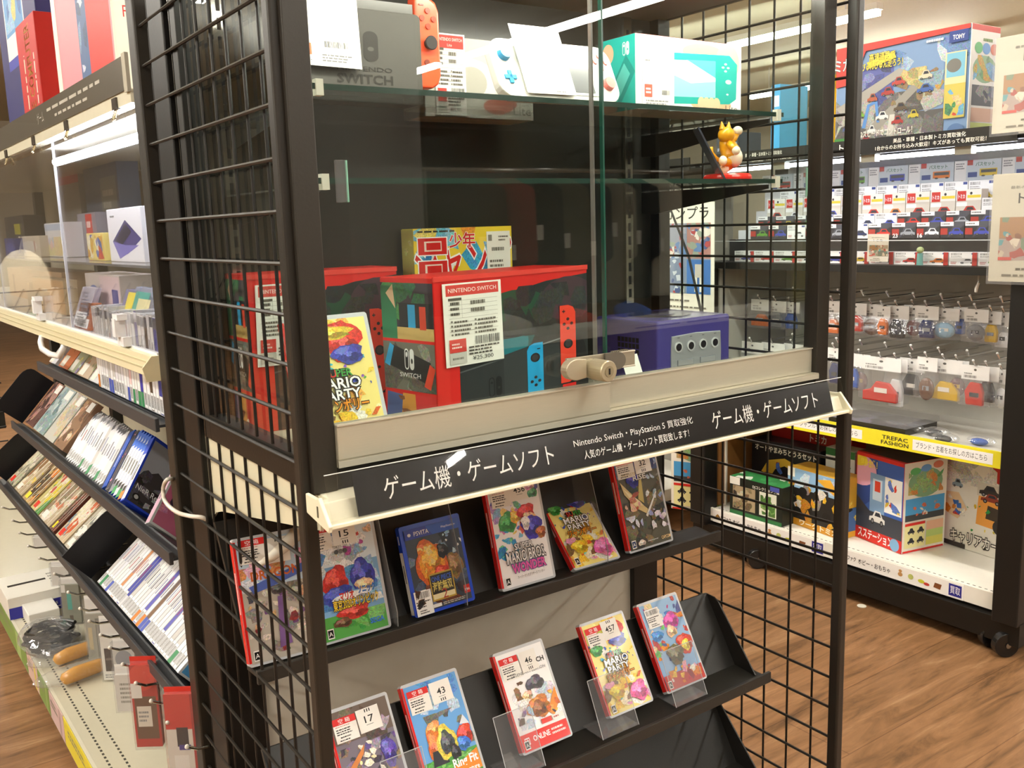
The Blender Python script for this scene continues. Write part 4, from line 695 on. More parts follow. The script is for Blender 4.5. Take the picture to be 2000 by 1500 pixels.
t = thing('stacked_box', LP(.62, -.1, 1.2225), 'pale grey box behind the tall red box on top of the gondola', 'box'); part('carton', M().obox(LP(.58, -.07, 1.2225), D*.1, IN*.1, Z*.4, 'print', '#c9c5b6'), t); part('print', M().art(LP(.68, -.07, 1.2225), -D*.1, Z*.4, [('r', .2, .4, .9, .75, '#8d9094'), ('l', .3, .5, .8, .6, 2, '#e6e4dc')]), t)
m = M(); cb_ = [o for o in COL.objects if o.name.startswith('computer_box')][0]
part('title', M().art(LP(.665, -.02, 1.232), Z*.23, D*.165, [('t', 'HOME COMPUTER', .5, .3, .28, '#e3b85a', .95, .02), ('l', .02, .66, .95, .78, 1, '#e8c9b0'), ('l', .3, .1, .98, .2, 1, '#e9d2c4')]), cb_, 'gold lettering')
lcarton('console_box', 'pink and red console box with a picture strip on top of the gondola', .16, .55, -.03, .14, 1.2225, .36, [('r', 0, 0, 1, 1, '#d98a92'), ('r', 0, 0, .1, 1, '#d98a92'), ('r', .58, 0, .98, 1, '#dd2f22'), ('r', .46, .0, .64, .16, '#8d8270'), ('l', .48, .03, .62, .14, 5, '#d8d0c0'), ('r', .46, .16, .62, 1, '#47608a'), ('x', 4, 12, ['#7d97b8', '#c4ccd4', '#34486a', '#e0d8cc'], (.47, .18, .61, .98), (.03, .06)), ('r', 0, 0, .08, 1, '#e6e0cf')], '#e8e2d2', 'game console box', [('r', 0, 0, 1, 1, '#ece6d6'), ('t', 'FAMICOM', .4, .4, .05, '#c8322a', .6)])
# goods behind the acrylic
rg = random.Random(9)
def good(lab, px0, px1, pt, pb, v, dep, items, base, name='boxed_game', cat='box', near=None):
    u1, zt = atL(px0, pt, v); u0, zb = atL(px1, pb, v)
    zb = .866 if zb < .93 else .9945
    return lcarton(name, lab, u0, u1, v, dep, zb, max(zt-zb, .03), items, base, cat, near)
good('white pastel boxed game left of the acrylic seam on the clear shelf', 86, 132, 437, 510, -.1, .05, [('r', 0, 0, 1, 1, '#eef0f4'), ('x', 3, 14, ['#f0d9a8', '#c9d4ee', '#f3c9c9', '#e8e4a8'], (0, 0, 1, .6), (.08, .2)), ('r', 0, .8, 1, 1, '#c4d4ee')], '#eef0f4')
good('red spined grey box on the clear shelf behind the acrylic', 150, 196, 418, 512, -.14, .06, [('r', 0, 0, 1, 1, '#8d8a96'), ('r', .45, 0, .8, 1, '#c8302c'), ('l', .5, .3, .75, .9, 2, '#f0dcd8')], '#8d8a96')
good('yellow picture boxed game on the clear shelf behind the acrylic', 168, 206, 456, 515, -.06, .03, [('r', 0, 0, 1, 1, '#e6d27a'), ('x', 6, 14, ['#d9a83a', '#4a6ab4', '#c9503a', '#f3ecc8'], (0, 0, 1, 1), (.08, .18))], '#e6d27a')
good('white boxed game with a large navy diamond on the clear shelf', 207, 284, 410, 520, -.06, .05, [('r', 0, 0, 1, 1, '#eef0f6'), ('p', [(.12, .38), (.55, .8), (.98, .42), (.55, .12)], '#3f3a7e'), ('p', [(.2, .4), (.55, .74), (.72, .56), (.4, .3)], '#201d3c'), ('p', [(.12, .38), (.3, .02), (.7, .2), (.9, .3), (.5, .3)], '#7a76c4'), ('l', .1, .85, .3, .92, 1, '#666')], '#eef0f6')
good('dark boxed game at the left on the clear shelf', 8, 50, 425, 470, -.2, .06, [('r', 0, 0, 1, 1, '#3a3d48'), ('r', .5, .5, .8, .8, '#c9c43a')], '#3a3d48')
good('navy round topped game controller pack at the far left of the clear shelf', 8, 32, 466, 505, -.06, .05, [('r', 0, 0, 1, 1, '#2b3a86'), ('e', .5, .5, .4, .3, '#4a5ab4')], '#2b3a86')
good('pale tan controller pack left on the clear shelf', 36, 82, 462, 515, -.08, .05, [('r', 0, 0, 1, 1, '#e0d6c2'), ('e', .5, .5, .4, .3, '#f3efe6'), ('x', 2, 4, ['#c98a7a', '#f7f4ee'], (.2, .2, .8, .8), (.06, .12))], '#e0d6c2')
good('dark blue grey packed game behind the acrylic near the light tube', 160, 236, 318, 420, -.22, .05, [('r', 0, 0, 1, 1, '#566074'), ('r', .5, .1, .95, .8, '#7d7f7a'), ('l', .55, .2, .9, .7, 4, '#b5b2a4')], '#566074')
good('red and grey flat box behind the acrylic', 108, 160, 330, 420, -.24, .05, [('r', 0, 0, 1, 1, '#8d8a86'), ('r', 0, .8, 1, 1, '#b8444a')], '#8d8a86')
good('tan wooden box in the lower tier behind the acrylic', 14, 126, 522, 590, -.12, .08, [('r', 0, 0, 1, 1, '#c9a680'), ('r', .1, .1, .14, .8, '#8d5a2c'), ('x', 5, 8, ['#b8905f', '#d8b890', '#a87d4e'], (.4, 0, 1, .6), (.08, .16))], '#c9a680')
for k, (a, b, tp) in enumerate(((52, 82, 566), (62, 128, 540), (96, 130, 575))): good(('small tan carton, %s one in the lower tier' % ('front left', 'middle', 'right hand')[k]), a, b, tp, 600, -.05-.02*k, .03, [('r', 0, 0, 1, 1, ('#a89880', '#c8a070', '#9a958c')[k]), ('r', .3, .3, .5, .7, '#e0d4bc')], '#b89f7a')
good('pastel boxed handheld with a blue oval picture in the lower tier', 165, 242, 533, 640, -.07, .07, [('r', 0, 0, 1, 1, '#dcd2cc'), ('r', .45, 0, 1, 1, '#ecd4da'), ('e', .25, .58, .17, .22, '#4a6ab0'), ('e', .27, .5, .12, .2, '#6fa8d8'), ('r', .78, .3, .95, .75, '#4a4f9c'), ('l', .3, .12, .6, .2, 2, '#77707a')], '#dcd2cc')
for k, (a, b, tp, c, w) in enumerate(((142, 166, 556, '#b9b4c4', 'leftmost price card'), (150, 176, 585, '#b86a48', 'brown cased game'), (222, 256, 560, '#7d7a9c', 'yellow labelled grey case'), (238, 276, 555, '#8d93a8', 'teal labelled grey case'), (256, 292, 572, '#aeb2c2', 'pale grey case'), (276, 300, 580, '#c9ccd6', 'rightmost pale case'))):
    u1, zt = atL(a, tp, -.03); u0, _ = atL(b, tp, -.03); t = thing('cartridge_case', LP(u0, -.03, .866), w+' leaning in the lower tier behind the acrylic', 'game case'); up = (Z*math.cos(R(20))+IN*math.sin(R(20))); hh = (zt-.866)
    o_ = LP(u1, -.02, .866); part('case', M().obox(o_, -D*(u1-u0), up*hh, IN*.012, 'gloss', c), t, bevel=.001)
    it = [('r', .08, .06, .92, .4, '#f1f1f3'), ('b', .15, .1, .8, .2, '#555'), ('l', .15, .24, .85, .36, 2, '#777')]+([('r', .2, .55, .6, .95, '#e3cf3a')] if k == 2 else [('r', .1, .5, .8, .92, '#3f9c8e'), ('r', .3, .6, .9, .8, '#d9cf9a')] if k == 3 else [('l', .15, .5, .85, .9, 5, '#77758a')])
    part('front_print', M().art(o_, -D*(u1-u0), up*hh, it), t)
# trays of cases
def ltray(lab, z, tau, u0, u1, dep, hgt, plates, seams=()):
    up = IN*math.sin(R(tau))+Z*math.cos(R(tau)); ni = IN*math.cos(R(tau))-Z*math.sin(R(tau))
    t = thing('display_tray', LP(u0, 0, z), lab, 'shelf')
    part('trough', M().obox(LP(u0, -.014, z), D*(u1-u0), ni*dep, -up*.003, 'powder', '#26282c'), t); part('back_plate', M().obox(LP(u0, -.014, z)+ni*dep, D*(u1-u0), up*hgt, ni*.003, 'powder', '#222326'), t)
    part('lip', M().obox(LP(u0, .004, z-.012), D*(u1-u0), O*.006, Z*.02, 'powder', '#3c3d40'), t, bevel=.001); part('ledge', M().obox(LP(u0, .004, z-.006), D*(u1-u0), IN*.02, Z*.004, 'powder', '#34363a'), t)
    for s in plates:
        q = [(0, 0), (dep, 0)]+[(dep-.03+.03*math.cos(R(a)), hgt*1.08-.03+.03*math.sin(R(a))) for a in (0, 22, 45, 68, 90)]+[(0, hgt*1.08)]
        part('divider_plate', M().prism([(a*.66, b) for a, b in q], LP(s, -.012, z+.002), -ni, up, D*.003, 'powder', '#121216'), t, 'black rounded divider plate')
    return up, ni
def upv(tau, phi): return (IN*math.sin(R(tau))+Z*math.cos(R(tau)))*math.cos(R(phi))+D*math.sin(R(phi))
def lcase(lab, u, z, tau, phi, th, hh, dep, col, spine, cover=None, shell=None, name='game_case', v=-.012, grp='game cases on the game gondola trays', front=None):
    up = upv(tau, phi); al = (D-up*up.dot(D)).normalized(); ni = al.cross(up)*-1
    if ni.dot(IN) < 0: ni = -ni
    b = LP(u, v, z+.004); t = thing(name, b, lab, 'game case', grp)
    part('shell', M().obox(b, al*th, up*hh, ni*dep, 'gloss', shell or col), t)
    part('spine', M().art(b+al*th*.94, -al*th*.88, up*hh, [('r', 0, .01, 1, .99, col)]+spine, 'print'), t)
    if cover: part('cover', M().art(b+ni*.004+up*.004, ni*(dep-.008), up*(hh-.008), cover, 'film'), t)
    return t
SPC = ['#f0eff0', '#e9e8ea', '#f4f3f2', '#dcdcde', '#efeeea', '#c9c6c2', '#e4e2ea', '#f2f1f4']
ORL = ['first', 'second', 'third', 'fourth', 'fifth', 'sixth', 'seventh', 'eighth', 'ninth', 'tenth', '11th', '12th', '13th', '14th', '15th', '16th', '17th', '18th', '19th', '20th', '21st', '22nd', '23rd', '24th', '25th', '26th', '27th', '28th', '29th', '30th', '31st', '32nd', '33rd', '34th', '35th', '36th']
def cname(c): return {'#5a4a38': 'brown', '#3a38a0': 'violet', '#3f62c4': 'blue', '#2a4cc0': 'blue', '#7a5a40': 'brown', '#5a58b0': 'violet'}.get(c, 'white')
def spines(row, z, tau, phi, u0, u1, th, hh, dep, special, label=True, seed=1, v=-.012):
    r = random.Random(seed); u = u0; i = 0
    while u < u1-.004 and i < len(ORL):
        c = special.get(i) or r.choice(SPC); w = th*r.uniform(.85, 1.1)
        tx = [('l', .25, .3, .75, r.uniform(.7, .9), 1, r.choice(['#4a4a58', '#77757e', '#a03a3a', '#5a6a9c', '#333']))]
        if label: tx += [('r', -.1, .02, 1.1, .2, '#f7f7f8'), ('b', .1, .04, .9, .17, '#555')] if r.random() < .75 else [('r', 0, 0, 1, .16, r.choice(['#3f8a5a', '#d9802c', '#4a5ab4', '#d9d9dc']))]
        tx += [('r', 0, .88, 1, .98, r.choice(['#d9d9de', '#8a8d96', '#c9c9d2', '#5a5c66']))]
        lcase(f'{cname(c)} spined game case, {ORL[i]} from the right on the {row}', u, z, tau, phi, w*.94, hh*r.uniform(.95, 1.02), dep, c, tx, shell='#d4d5d8', v=v)
        u += w; i += 1
    return u
def cover(row, lab, u, z, tau, wd, hh, its, base, th=.014, v=-.010):
    up = upv(tau, 0); ni = IN*math.cos(R(tau))-Z*math.sin(R(tau)); b = LP(u, v, z+.004); t = thing('game_case', b, lab, 'game case', 'face out game packs on the game gondola')
    part('shell', M().obox(b, D*wd, up*hh, ni*th, 'gloss', base), t); part('cover', M().art(b+D*wd, -D*wd, up*hh, [('r', 0, 0, 1, 1, base)]+its, 'film'), t)
# upper tray
T1 = 'uppermost tray'
ltray('uppermost black tray of the gondola under the cream rail', .768, 0, -.005, .86, .13, .04, [])
spines(T1, .768, 0, 0, .005, .40, .0165, .15, .11, {1: '#3a3f8e', 4: '#5a4a38', 7: '#3a38a0', 11: '#e9c9c9'}, seed=3)
P1 = [(.41, .07, '#cfd2d8', 'grey green picture', ['#8da08a', '#d4d8c0', '#a8a49a', '#6a7a6a']), (.485, .09, '#b7a48e', 'brown patterned picture', ['#c4b49a', '#a87a5a', '#8d8a6a', '#ded6c4']), (.58, .07, '#a3aa8e', 'green and yellow picture', ['#e0d27a', '#6a8a6a', '#c4ccd4', '#8d7aa8']), (.655, .085, '#c9744a', 'orange picture', ['#d98a5a', '#b0623a', '#7a6a4a']), (.77, .06, '#dcdde2', 'pale yellow footed picture', ['#e6dca0', '#c4ccd8', '#e8e6e0'])]
for i, (u, wd, b, w, pl) in enumerate(P1): cover(T1, f'face out game pack with a {w} on the {T1}', u, .772, 40, wd, .14, [('x', 30+i, 20, pl, (0, 0, 1, 1), (.07, .2)), ('r', .1, .02, .5, .2, '#eceade')], b)
# middle tray
T2 = 'middle tray'
ltray('middle black tray of the gondola with the grey castle game', .566, 42, -.01, 1.32, .12, .12, [1.29])
U2 = [(.47, 2)]
lcase('grey game case with a dark castle picture tagged 11 on the middle tray', .315, .575, 45, 35, .013, .150, .119, '#3a58d0', [('r', 0, .03, 1, .72, '#f1f0f0'), ('l', .2, .2, .8, .68, 1, '#444')],
      [('r', 0, 0, 1, 1, '#9c9ca2'), ('p', [(0, .0), (1, 0), (1, .78), (.86, .72), (.7, .62), (.5, .52), (.3, .58), (.1, .45), (0, .4)], '#3c383a'), ('x', 4, 14, ['#55505a', '#2c292c', '#6a666c', '#47434a'], (0, 0, 1, .55), (.06, .16)), ('x', 5, 6, ['#7d7a80', '#a9a9ae'], (.3, .02, .8, .2), (.05, .12)), ('t', 'NieR Replicant', .42, .2, .085, '#ecebea', .76, .005), ('e', .12, .1, .07, .05, '#222'), ('e', .12, .1, .04, .03, '#bbb'), ('r', .42, .84, .66, .98, '#f1eee8'), ('r', .42, .93, .66, .98, '#cf3a30'), ('l', .44, .85, .64, .92, 2, '#555'), ('r', .7, .78, .93, .96, '#efede8'), ('t', '11', .81, .84, .07, '#222', .12, .02), ('r', 0, .97, 1, 1, '#2a48c8')], shell='#2443c4', front=None)
PS = [('r', 0, .74, 1, 1, '#4a78e0'), ('p', [(.2, .86), (.5, .94), (.8, .86)], '#eef2ff'), ('l', .25, .25, .75, .7, 1, '#444'), ('r', 0, 0, 1, .12, '#3f9c5a')]
for i in range(5):
    lcase(f'white spined case with a blue top, {ORL[i]} one left of the castle game', .331+i*.0155, .575, 45, 35, .0135, .150, .119, '#f3f3f4', PS[:-1]+[('r', 0, 0, 1, .12, ('#d98a3a', '#3f9c5a', '#e9e8e8', '#3f9c5a', '#8a8d96')[i]), ('r', .1, .12, .9, .2, '#222')], shell='#2c50cc')
lcase('dark pink swirled game case between spine groups on the middle tray', .418, .575, 45, 35, .012, .145, .11, '#3a3440', [('x', 3, 6, ['#c85a8e', '#e6a0c0', '#2a2430'], (0, 0, 1, 1), (.2, .4))], [('r', 0, 0, 1, 1, '#2e2a34'), ('e', .5, .6, .25, .2, '#c9608e'), ('e', .4, .2, .3, .14, '#b86aa8')], shell='#bbb')
lcase('royal blue game case beside the dark pink swirled case', .436, .575, 45, 35, .016, .142, .11, '#2a55b8', [('l', .3, .2, .7, .8, 1, '#c4d4f4')], [('r', 0, 0, 1, 1, '#2a55b8')], shell='#2a55b8')
spines(T2, .575, 45, 35, .462, .76, .0165, .14, .11, {}, seed=8)
lcase('pink patterned game case nearest the mesh tube on the middle tray', .165, .57, 45, 30, .013, .14, .11, '#c9a0b4', [('l', .2, .2, .8, .8, 1, '#555')], [('r', 0, 0, 1, 1, '#b8607e'), ('x', 6, 16, ['#d98aa8', '#7a3a5a', '#e9c4d4', '#3a2a3a'], (0, 0, 1, 1), (.08, .18))], shell='#ccc')
for i, (u, wd, b, w, pl) in enumerate([(.80, .09, '#8a6a52', 'brown figure picture', ['#6a4a3a', '#b08a6a', '#d9c4b0']), (.9, .1, '#bcbcb4', 'pale cream picture', ['#d9d4c4', '#a8a49a', '#c9b89a']), (1.01, .115, '#a4b4b4', 'pale teal figure picture', ['#c4d0d0', '#8aa0a4', '#6f8488']), (1.13, .1, '#6a4a44', 'dark brown crowd picture', ['#4a3430', '#8d6a5a', '#a8847a'])]):
    cover(T2, f'face out game pack with a {w} on the {T2}', u, .578, 42, wd, .125, [('x', 50+i, 10, pl, (0, 0, 1, 1), (.15, .35)), ('x', 150+i, 16, pl, (0, 0, 1, 1), (.04, .1)), ('r', .5, .78, .9, .97, '#f0eee8')], b)
# lowest tray
T3 = 'lowest tray'
ltray('lowest black tray of the gondola above the row of hooks', .326, 50, -.01, 1.76, .12, .13, [.665, 1.70])
lcase('blue sky game case with a bar code at the near end of the lowest tray', .085, .335, 50, 0, .012, .15, .11, '#dfe6ee', [('r', -.2, .02, 1.2, .3, '#f6f6f6')], [('r', 0, 0, 1, 1, '#4f9ad4'), ('x', 4, 8, ['#9ccbe8', '#d8ecf6', '#3a7ab8'], (0, 0, 1, 1), (.1, .25))], shell='#cfd3d8')
u = spines(T3, .335, 50, 0, .1, .60, .0148, .15, .11, {8: '#5a58b0', 9: '#e3e2e6', 14: '#7a5a40', 16: '#5a58b0', 23: '#3a3f9c', 24: '#3a3f9c', 27: '#c98a5a'}, seed=12)
P3 = [(.70, .1, '#c9b49a', 'foil wrapped pastel picture', ['#e8d8b4', '#d98a6a', '#f3ecd8', '#8a9aa8']), (.81, .1, '#b8b0a0', 'painted silver foil glare', ['#e9e6dc', '#8d8a84', '#f7f4ec', '#a8a090']), (.915, .09, '#c7b394', 'cream duck picture', ['#d9c48a', '#e8dcc0', '#c9603a', '#7a8a9a']), (1.02, .05, '#5a2c22', 'dark red spine', ['#3a1a16', '#7a3a2a']), (1.075, .13, '#b7a78c', 'tan foil picture', ['#8d7a62', '#d4c8ae', '#c97a5a', '#e0dac8']), (1.21, .1, '#c4b878', 'yellow and green picture', ['#4f8a4a', '#d9c43a', '#e8e0b8', '#b8503a']), (1.32, .11, '#a3885e', 'brown and orange picture', ['#7a5a3a', '#d98a3a', '#c9a86a', '#4a3a2a']), (1.44, .11, '#b3a184', 'pale brown crowd picture', ['#c9b490', '#8d6a4a', '#e0c43a', '#e8dcc4']), (1.56, .1, '#8f8d7a', 'grey green picture', ['#6a6a5a', '#b0ac94', '#d9d4b8'])]
for i, (u, wd, b, w, pl) in enumerate(P3): cover(T3, f'face out game pack with a {w} on the {T3}', u, .336, 50, wd-.006, .16, [('x', 70+i, 12, pl, (0, 0, 1, 1), (.15, .4)), ('x', 170+i, 14, pl, (0, 0, 1, 1), (.04, .1))]+[('p', [(a_, 0), (a_+.02, 0), (a_+.12, 1), (a_+.06, 1)], '#efe9da') for a_ in (.12+.07*(i % 3), .5, .8)]+[ ('r', .1, .04, .4, .16, ('#e8d83a', '#f0eee6', '#d93a2c')[i % 3])], b, th=.02)  # pale diagonal streaks are foil glare painted into the covers
# hooks and hanging packs under the lowest tray
HK = [(5, 995), (25, 1021), (39, 1045), (56, 1071), (78, 1095), (107, 1126), (134, 1162), (157, 1194), (175, 1219), (197, 1246), (215, 1271), (240, 1304), (266, 1341), (296, 1376), (328, 1418), (366, 1466)]
for i, (px, py) in enumerate(HK):
    u, z = atL(px, py, .035); k = thing('peg_hook', LP(u, -.3, z), 'chrome hook under the lowest gondola tray', 'hook', 'chrome hooks under the lowest tray')
    part('wire', M().tube([LP(u, -.345, z-.004), LP(u, .0, z-.006), LP(u, .02, z-.003), LP(u, .035, z+.006)], .0024, 'chrome', '#cfcac0', 7), k); part('tip', M().ball(LP(u, .035, z+.006), .0036, .0036, .0036, 'gloss', '#e6e2d8', 8, 6), k)
def pack(lab, px, pt, pb, wpx, v, base, items, head=.2, hc='#e9e7e2', bagged=True, dep=.012):
    uc, zt = atL(px, pt, v); zb = atL(px, pb, v)[1]; w = abs(atL(px-wpx/2, pt, v)[0]-atL(px+wpx/2, pt, v)[0])
    zb = max(zb, .104); hh = zt-zb; a = R(25)
    t = thing('hanging_pack', LP(uc, v, zb), lab, 'hanging pack', 'packs hanging on the gondola hooks')
    ex = (IN*.8-D*.6).normalized()*min(w, .044); b = LP(uc, v, zb)-ex*.5; n = ex.cross(Z).normalized()
    part('pack', M().obox(b, ex, Z*hh*(1-head), -n*dep, 'gloss', base), t, bevel=.0015); part('header_card', M().obox(b+Z*hh*(1-head)-n*dep*.5, ex, Z*hh*head, -n*.0008, 'matte', hc), t)
    part('front_print', M().art(b, ex, Z*hh*(1-head), items), t)
    if bagged: part('bag', M().obox(b-ex*.06+n*.002-Z*hh*.03, ex*1.12, Z*hh*.98, -n*(dep+.004), 'bag', '#fff'), t, 'clear bag')
pack('grey green boxed pack with a teal label on the hooks', 133, 1128, 1255, 56, -.03, '#8b8a78', [('r', 0, 0, 1, 1, '#8b8a78'), ('r', .3, .35, .55, .8, '#4fa898'), ('r', .35, .05, .55, .2, '#5a4a3a'), ('r', .02, .8, .25, 1, '#e9e7e0')], .16)
pack('clear pack with a pale header card on the hooks', 180, 1165, 1292, 44, -.03, '#a4a296', [('r', 0, 0, 1, 1, '#a4a296'), ('r', .5, 0, .7, .9, '#77756a'), ('r', .1, .2, .3, .7, '#c4b490')], .28)
pack('white carded pack with a dark brown picture on the hooks', 210, 1205, 1318, 46, -.03, '#e6e2da', [('r', 0, 0, 1, 1, '#e6e2da'), ('r', .15, .2, .7, .72, '#3a2a24'), ('r', .2, .45, .65, .5, '#6a5a50'), ('l', .1, .04, .9, .14, 2, '#888')], .3)
pack('small pale grey blister pack on the hooks', 238, 1250, 1322, 38, -.03, '#b9b7b4', [('r', 0, 0, 1, 1, '#c4c2be'), ('e', .5, .7, .4, .25, '#8d8f96'), ('r', .1, .05, .9, .3, '#e6e4de')], .2)
pack('narrow white pack low between the hooks', 243, 1300, 1375, 26, .0, '#dcd9d2', [('r', 0, 0, 1, 1, '#dcd9d2'), ('l', .2, .2, .8, .8, 5, '#99958c')], .2)
pack('red and brown blister pack nearest the middle of the hooks', 275, 1285, 1432, 52, .02, '#c8362a', [('r', 0, 0, 1, 1, '#b82c22'), ('r', .08, .1, .92, .62, '#6a4a34'), ('r', .15, .25, .7, .5, '#e0d8ca'), ('l', .2, .3, .6, .45, 3, '#888'), ('e', .45, .85, .5, .16, '#d8402c'), ('r', 0, .6, .4, .78, '#ece8e0')], .08, '#d43a2c')
pack('pale grey carded pack behind the red blister packs', 310, 1320, 1392, 34, -.04, '#a9a79c', [('r', 0, 0, 1, 1, '#a9a79c'), ('r', .3, .1, .8, .5, '#c9c6ba'), ('r', .6, .2, .85, .3, '#55534b')], .25)
pack('red and white blister pack nearest the mesh tube', 345, 1345, 1500, 46, .02, '#c8362a', [('r', 0, 0, 1, 1, '#e4ded4'), ('r', .0, .6, .9, 1, '#cf3226'), ('r', .35, .4, .75, .62, '#2a2024'), ('r', .4, .36, .8, .42, '#3f2f8a'), ('r', .2, .05, .7, .3, '#f0ede6'), ('r', .9, 0, 1, 1, '#a8241c')], .06, '#d43a2c')
pack('small white tag pack at the top of the hooks', 114, 1098, 1136, 22, -.03, '#d9d6ce', [('r', 0, 0, 1, 1, '#d9d6ce'), ('e', .5, .5, .1, .1, '#777')], .2)
pack('tiny white tag pack furthest along the hooks', 80, 1046, 1064, 18, -.03, '#d9d6ce', [('r', 0, 0, 1, 1, '#d9d6ce')], .2)
# things on the base deck
def lbx(name, lab, u0, u1, v0, v1, z0, h, c, arts, cat='box', top=None):
    t = thing(name, LP((u0+u1)/2, v0, z0), lab, cat); part('carton', lbox(M(), u0, u1, v0, v1, z0, z0+h, 'print', c), t, bevel=.002)
    part('near_print', M().art(LP(u0, v1-.001, z0), IN*(v1-v0-.002), Z*h, arts), t)
    if top: part('top_print', M().art(LP(u0, v1, z0+h), IN*(v1-v0), D*(u1-u0), top), t)
    return t
lbx('console_box', 'white and blue cooling stand box at the far end of the base deck', 1.15, 1.33, -.06, .09, .1005, .055, '#e9e6dd', [('r', 0, 0, 1, .55, '#2e2f96'), ('r', 0, .55, 1, 1, '#ece9e0'), ('t', '4 series', .6, .26, .2, '#f1f1f6', .3, .02), ('l', .4, .1, .98, .2, 1, '#d4d4ee')], 'accessory box', [('r', 0, 0, 1, 1, '#ebe8de'), ('r', .1, .5, .7, .58, '#2a2724'), ('l', .75, .3, .95, .8, 4, '#8d8a80')])
lbx('white_carton', 'small white carton with rounded top on the base deck', 1.06, 1.15, -.01, .06, .1005, .035, '#e6e4dd', [('l', .3, .3, .8, .5, 2, '#aaa')], 'box')
q = LP(.92, .04, .1); t = thing('cable_bag', q, 'clear bag of black cables lying on the base deck', 'bag')
m = M(); rg = random.Random(5)
for i in range(9): m.tube([q+V((rg.uniform(-.012, .012)+.05*math.cos(a)*(.6+.1*(i % 5)), .085*math.sin(a)*(.6+.08*(i % 6)), .008+.004*i+.004*math.sin(2*a+i))) for a in [k*math.pi/8 for k in range(17)]], .0045, 'gloss', '#1c1c1e', 7)
part('cables', m, t, 'black cables'); part('bag', M().ball(q+Z*.025, .068, .12, .026, 'bag', '#fff', 14, 8), t, 'clear bag')
for i, (px, py, lb) in enumerate(((152, 1288, 'yellow handled bagged accessory, the further of two on the base deck'), (168, 1325, 'yellow handled bagged accessory, the nearer of two on the base deck'))):
    p = at(px, py, z=.1); t = thing('bagged_accessory', (p.x, p.y, .1), lb, 'bagged accessory'); dr = V((.97, .25, 0))
    part('handle', M().tube([p-dr*.05+Z*.014, p-dr*.045+Z*.016, p-dr*.02+Z*.019, p+dr*.03+Z*.018, p+dr*.06+Z*.014], [.007, .013, .016, .015, .01], 'gloss', '#d9992e', 12), t, 'yellow grip', smooth=True)
    part('bag', M().ball(p-dr*.01+Z*.02, .095, .034, .019, 'bag', '#fff', 14, 8), t, 'clear bag')
for i, (ua, ub, c, lb, sy) in enumerate(((.95, 1.4, '#7d9a4e', 'green label strip at the far end of the base deck edge', '#a8bf7a'), (.82, .945, '#d8b9ac', 'pink label strip with a yellow end on the base deck edge', '#e3d24a'), (.70, .815, '#7d9a4e', 'short green label strip on the base deck edge', '#9ab36a'), (.56, .695, '#d3b6b4', 'pinkish grey label strip on the base deck edge', '#b59a98'), (.2, .555, '#e3d23a', 'yellow label strip nearest on the base deck edge', '#f0e6a0'))):
    k = thing('shelf_label', LP(ua, .09, .05), lb, 'shelf label'); part('strip', lbox(M(), ua, ub, .0885, .0895, .036, .098, 'print', c), k); part('print', M().art(LP(ub, .0895, .036), -D*(ub-ua), Z*.062, [('r', .7, .0, .82, 1, sy), ('l', .1, .5, .6, .8, 2, '#8d8a7a')]), k)
k = thing('white_hook', LP(.72, .0, .80), 'white plastic hook under the cream rail', 'hook'); part('hook', M().tube([LP(.58, .004, .835), LP(.6, .012, .812), LP(.64, .02, .812), LP(.72, .02, .816), LP(.76, .015, .826), LP(.765, .01, .838)], .006, 'gloss', '#efeeec', 10), k, smooth=True)
# white cable looped through the mesh, with its plug
k = thing('white_cable', at(340, 935, x=-.03), 'white cable looping through the left mesh panel above the case tagged 3', 'cable')
pts = [at(350, 942, x=.0), at(330, 935, x=-.05), at(319, 952, x=-.052), at(323, 980, x=-.053), at(345, 1000, x=-.05), at(372, 1008, x=-.045), at(398, 1012, x=-.032), at(425, 1030, x=-.012), at(452, 1058, x=-.008), at(468, 1072, x=-.006)]
def smooth_path(p, n=4):
    o = []
    for i in range(len(p)-1):
        a, b, c, d = p[max(i-1, 0)], p[i], p[i+1], p[min(i+2, len(p)-1)]
        for j in range(n):
            t = j/n; o.append(.5*((2*b)+(c-a)*t+(2*a-5*b+4*c-d)*t*t+(3*b-a-3*c+d)*t**3))
    return o+[p[-1]]
part('cord', M().tube(smooth_path(pts), .003, 'gloss', '#e6dfd2', 8), k, smooth=True)
k = thing('white_plug', at(575, 1045, y=.21), 'white plug end of a cable lying across the top of the case tagged 3', 'plug')
q0, q1, q2, q3 = at(582, 1040, y=.255), at(560, 1062, y=.25), at(530, 1088, y=.245), at(500, 1106, y=.245)
part('plug_body', M().tube([q0, q1, q2, q3], [.009, .0085, .006, .0028], 'gloss', '#e4dfd0', 12), k, smooth=True)
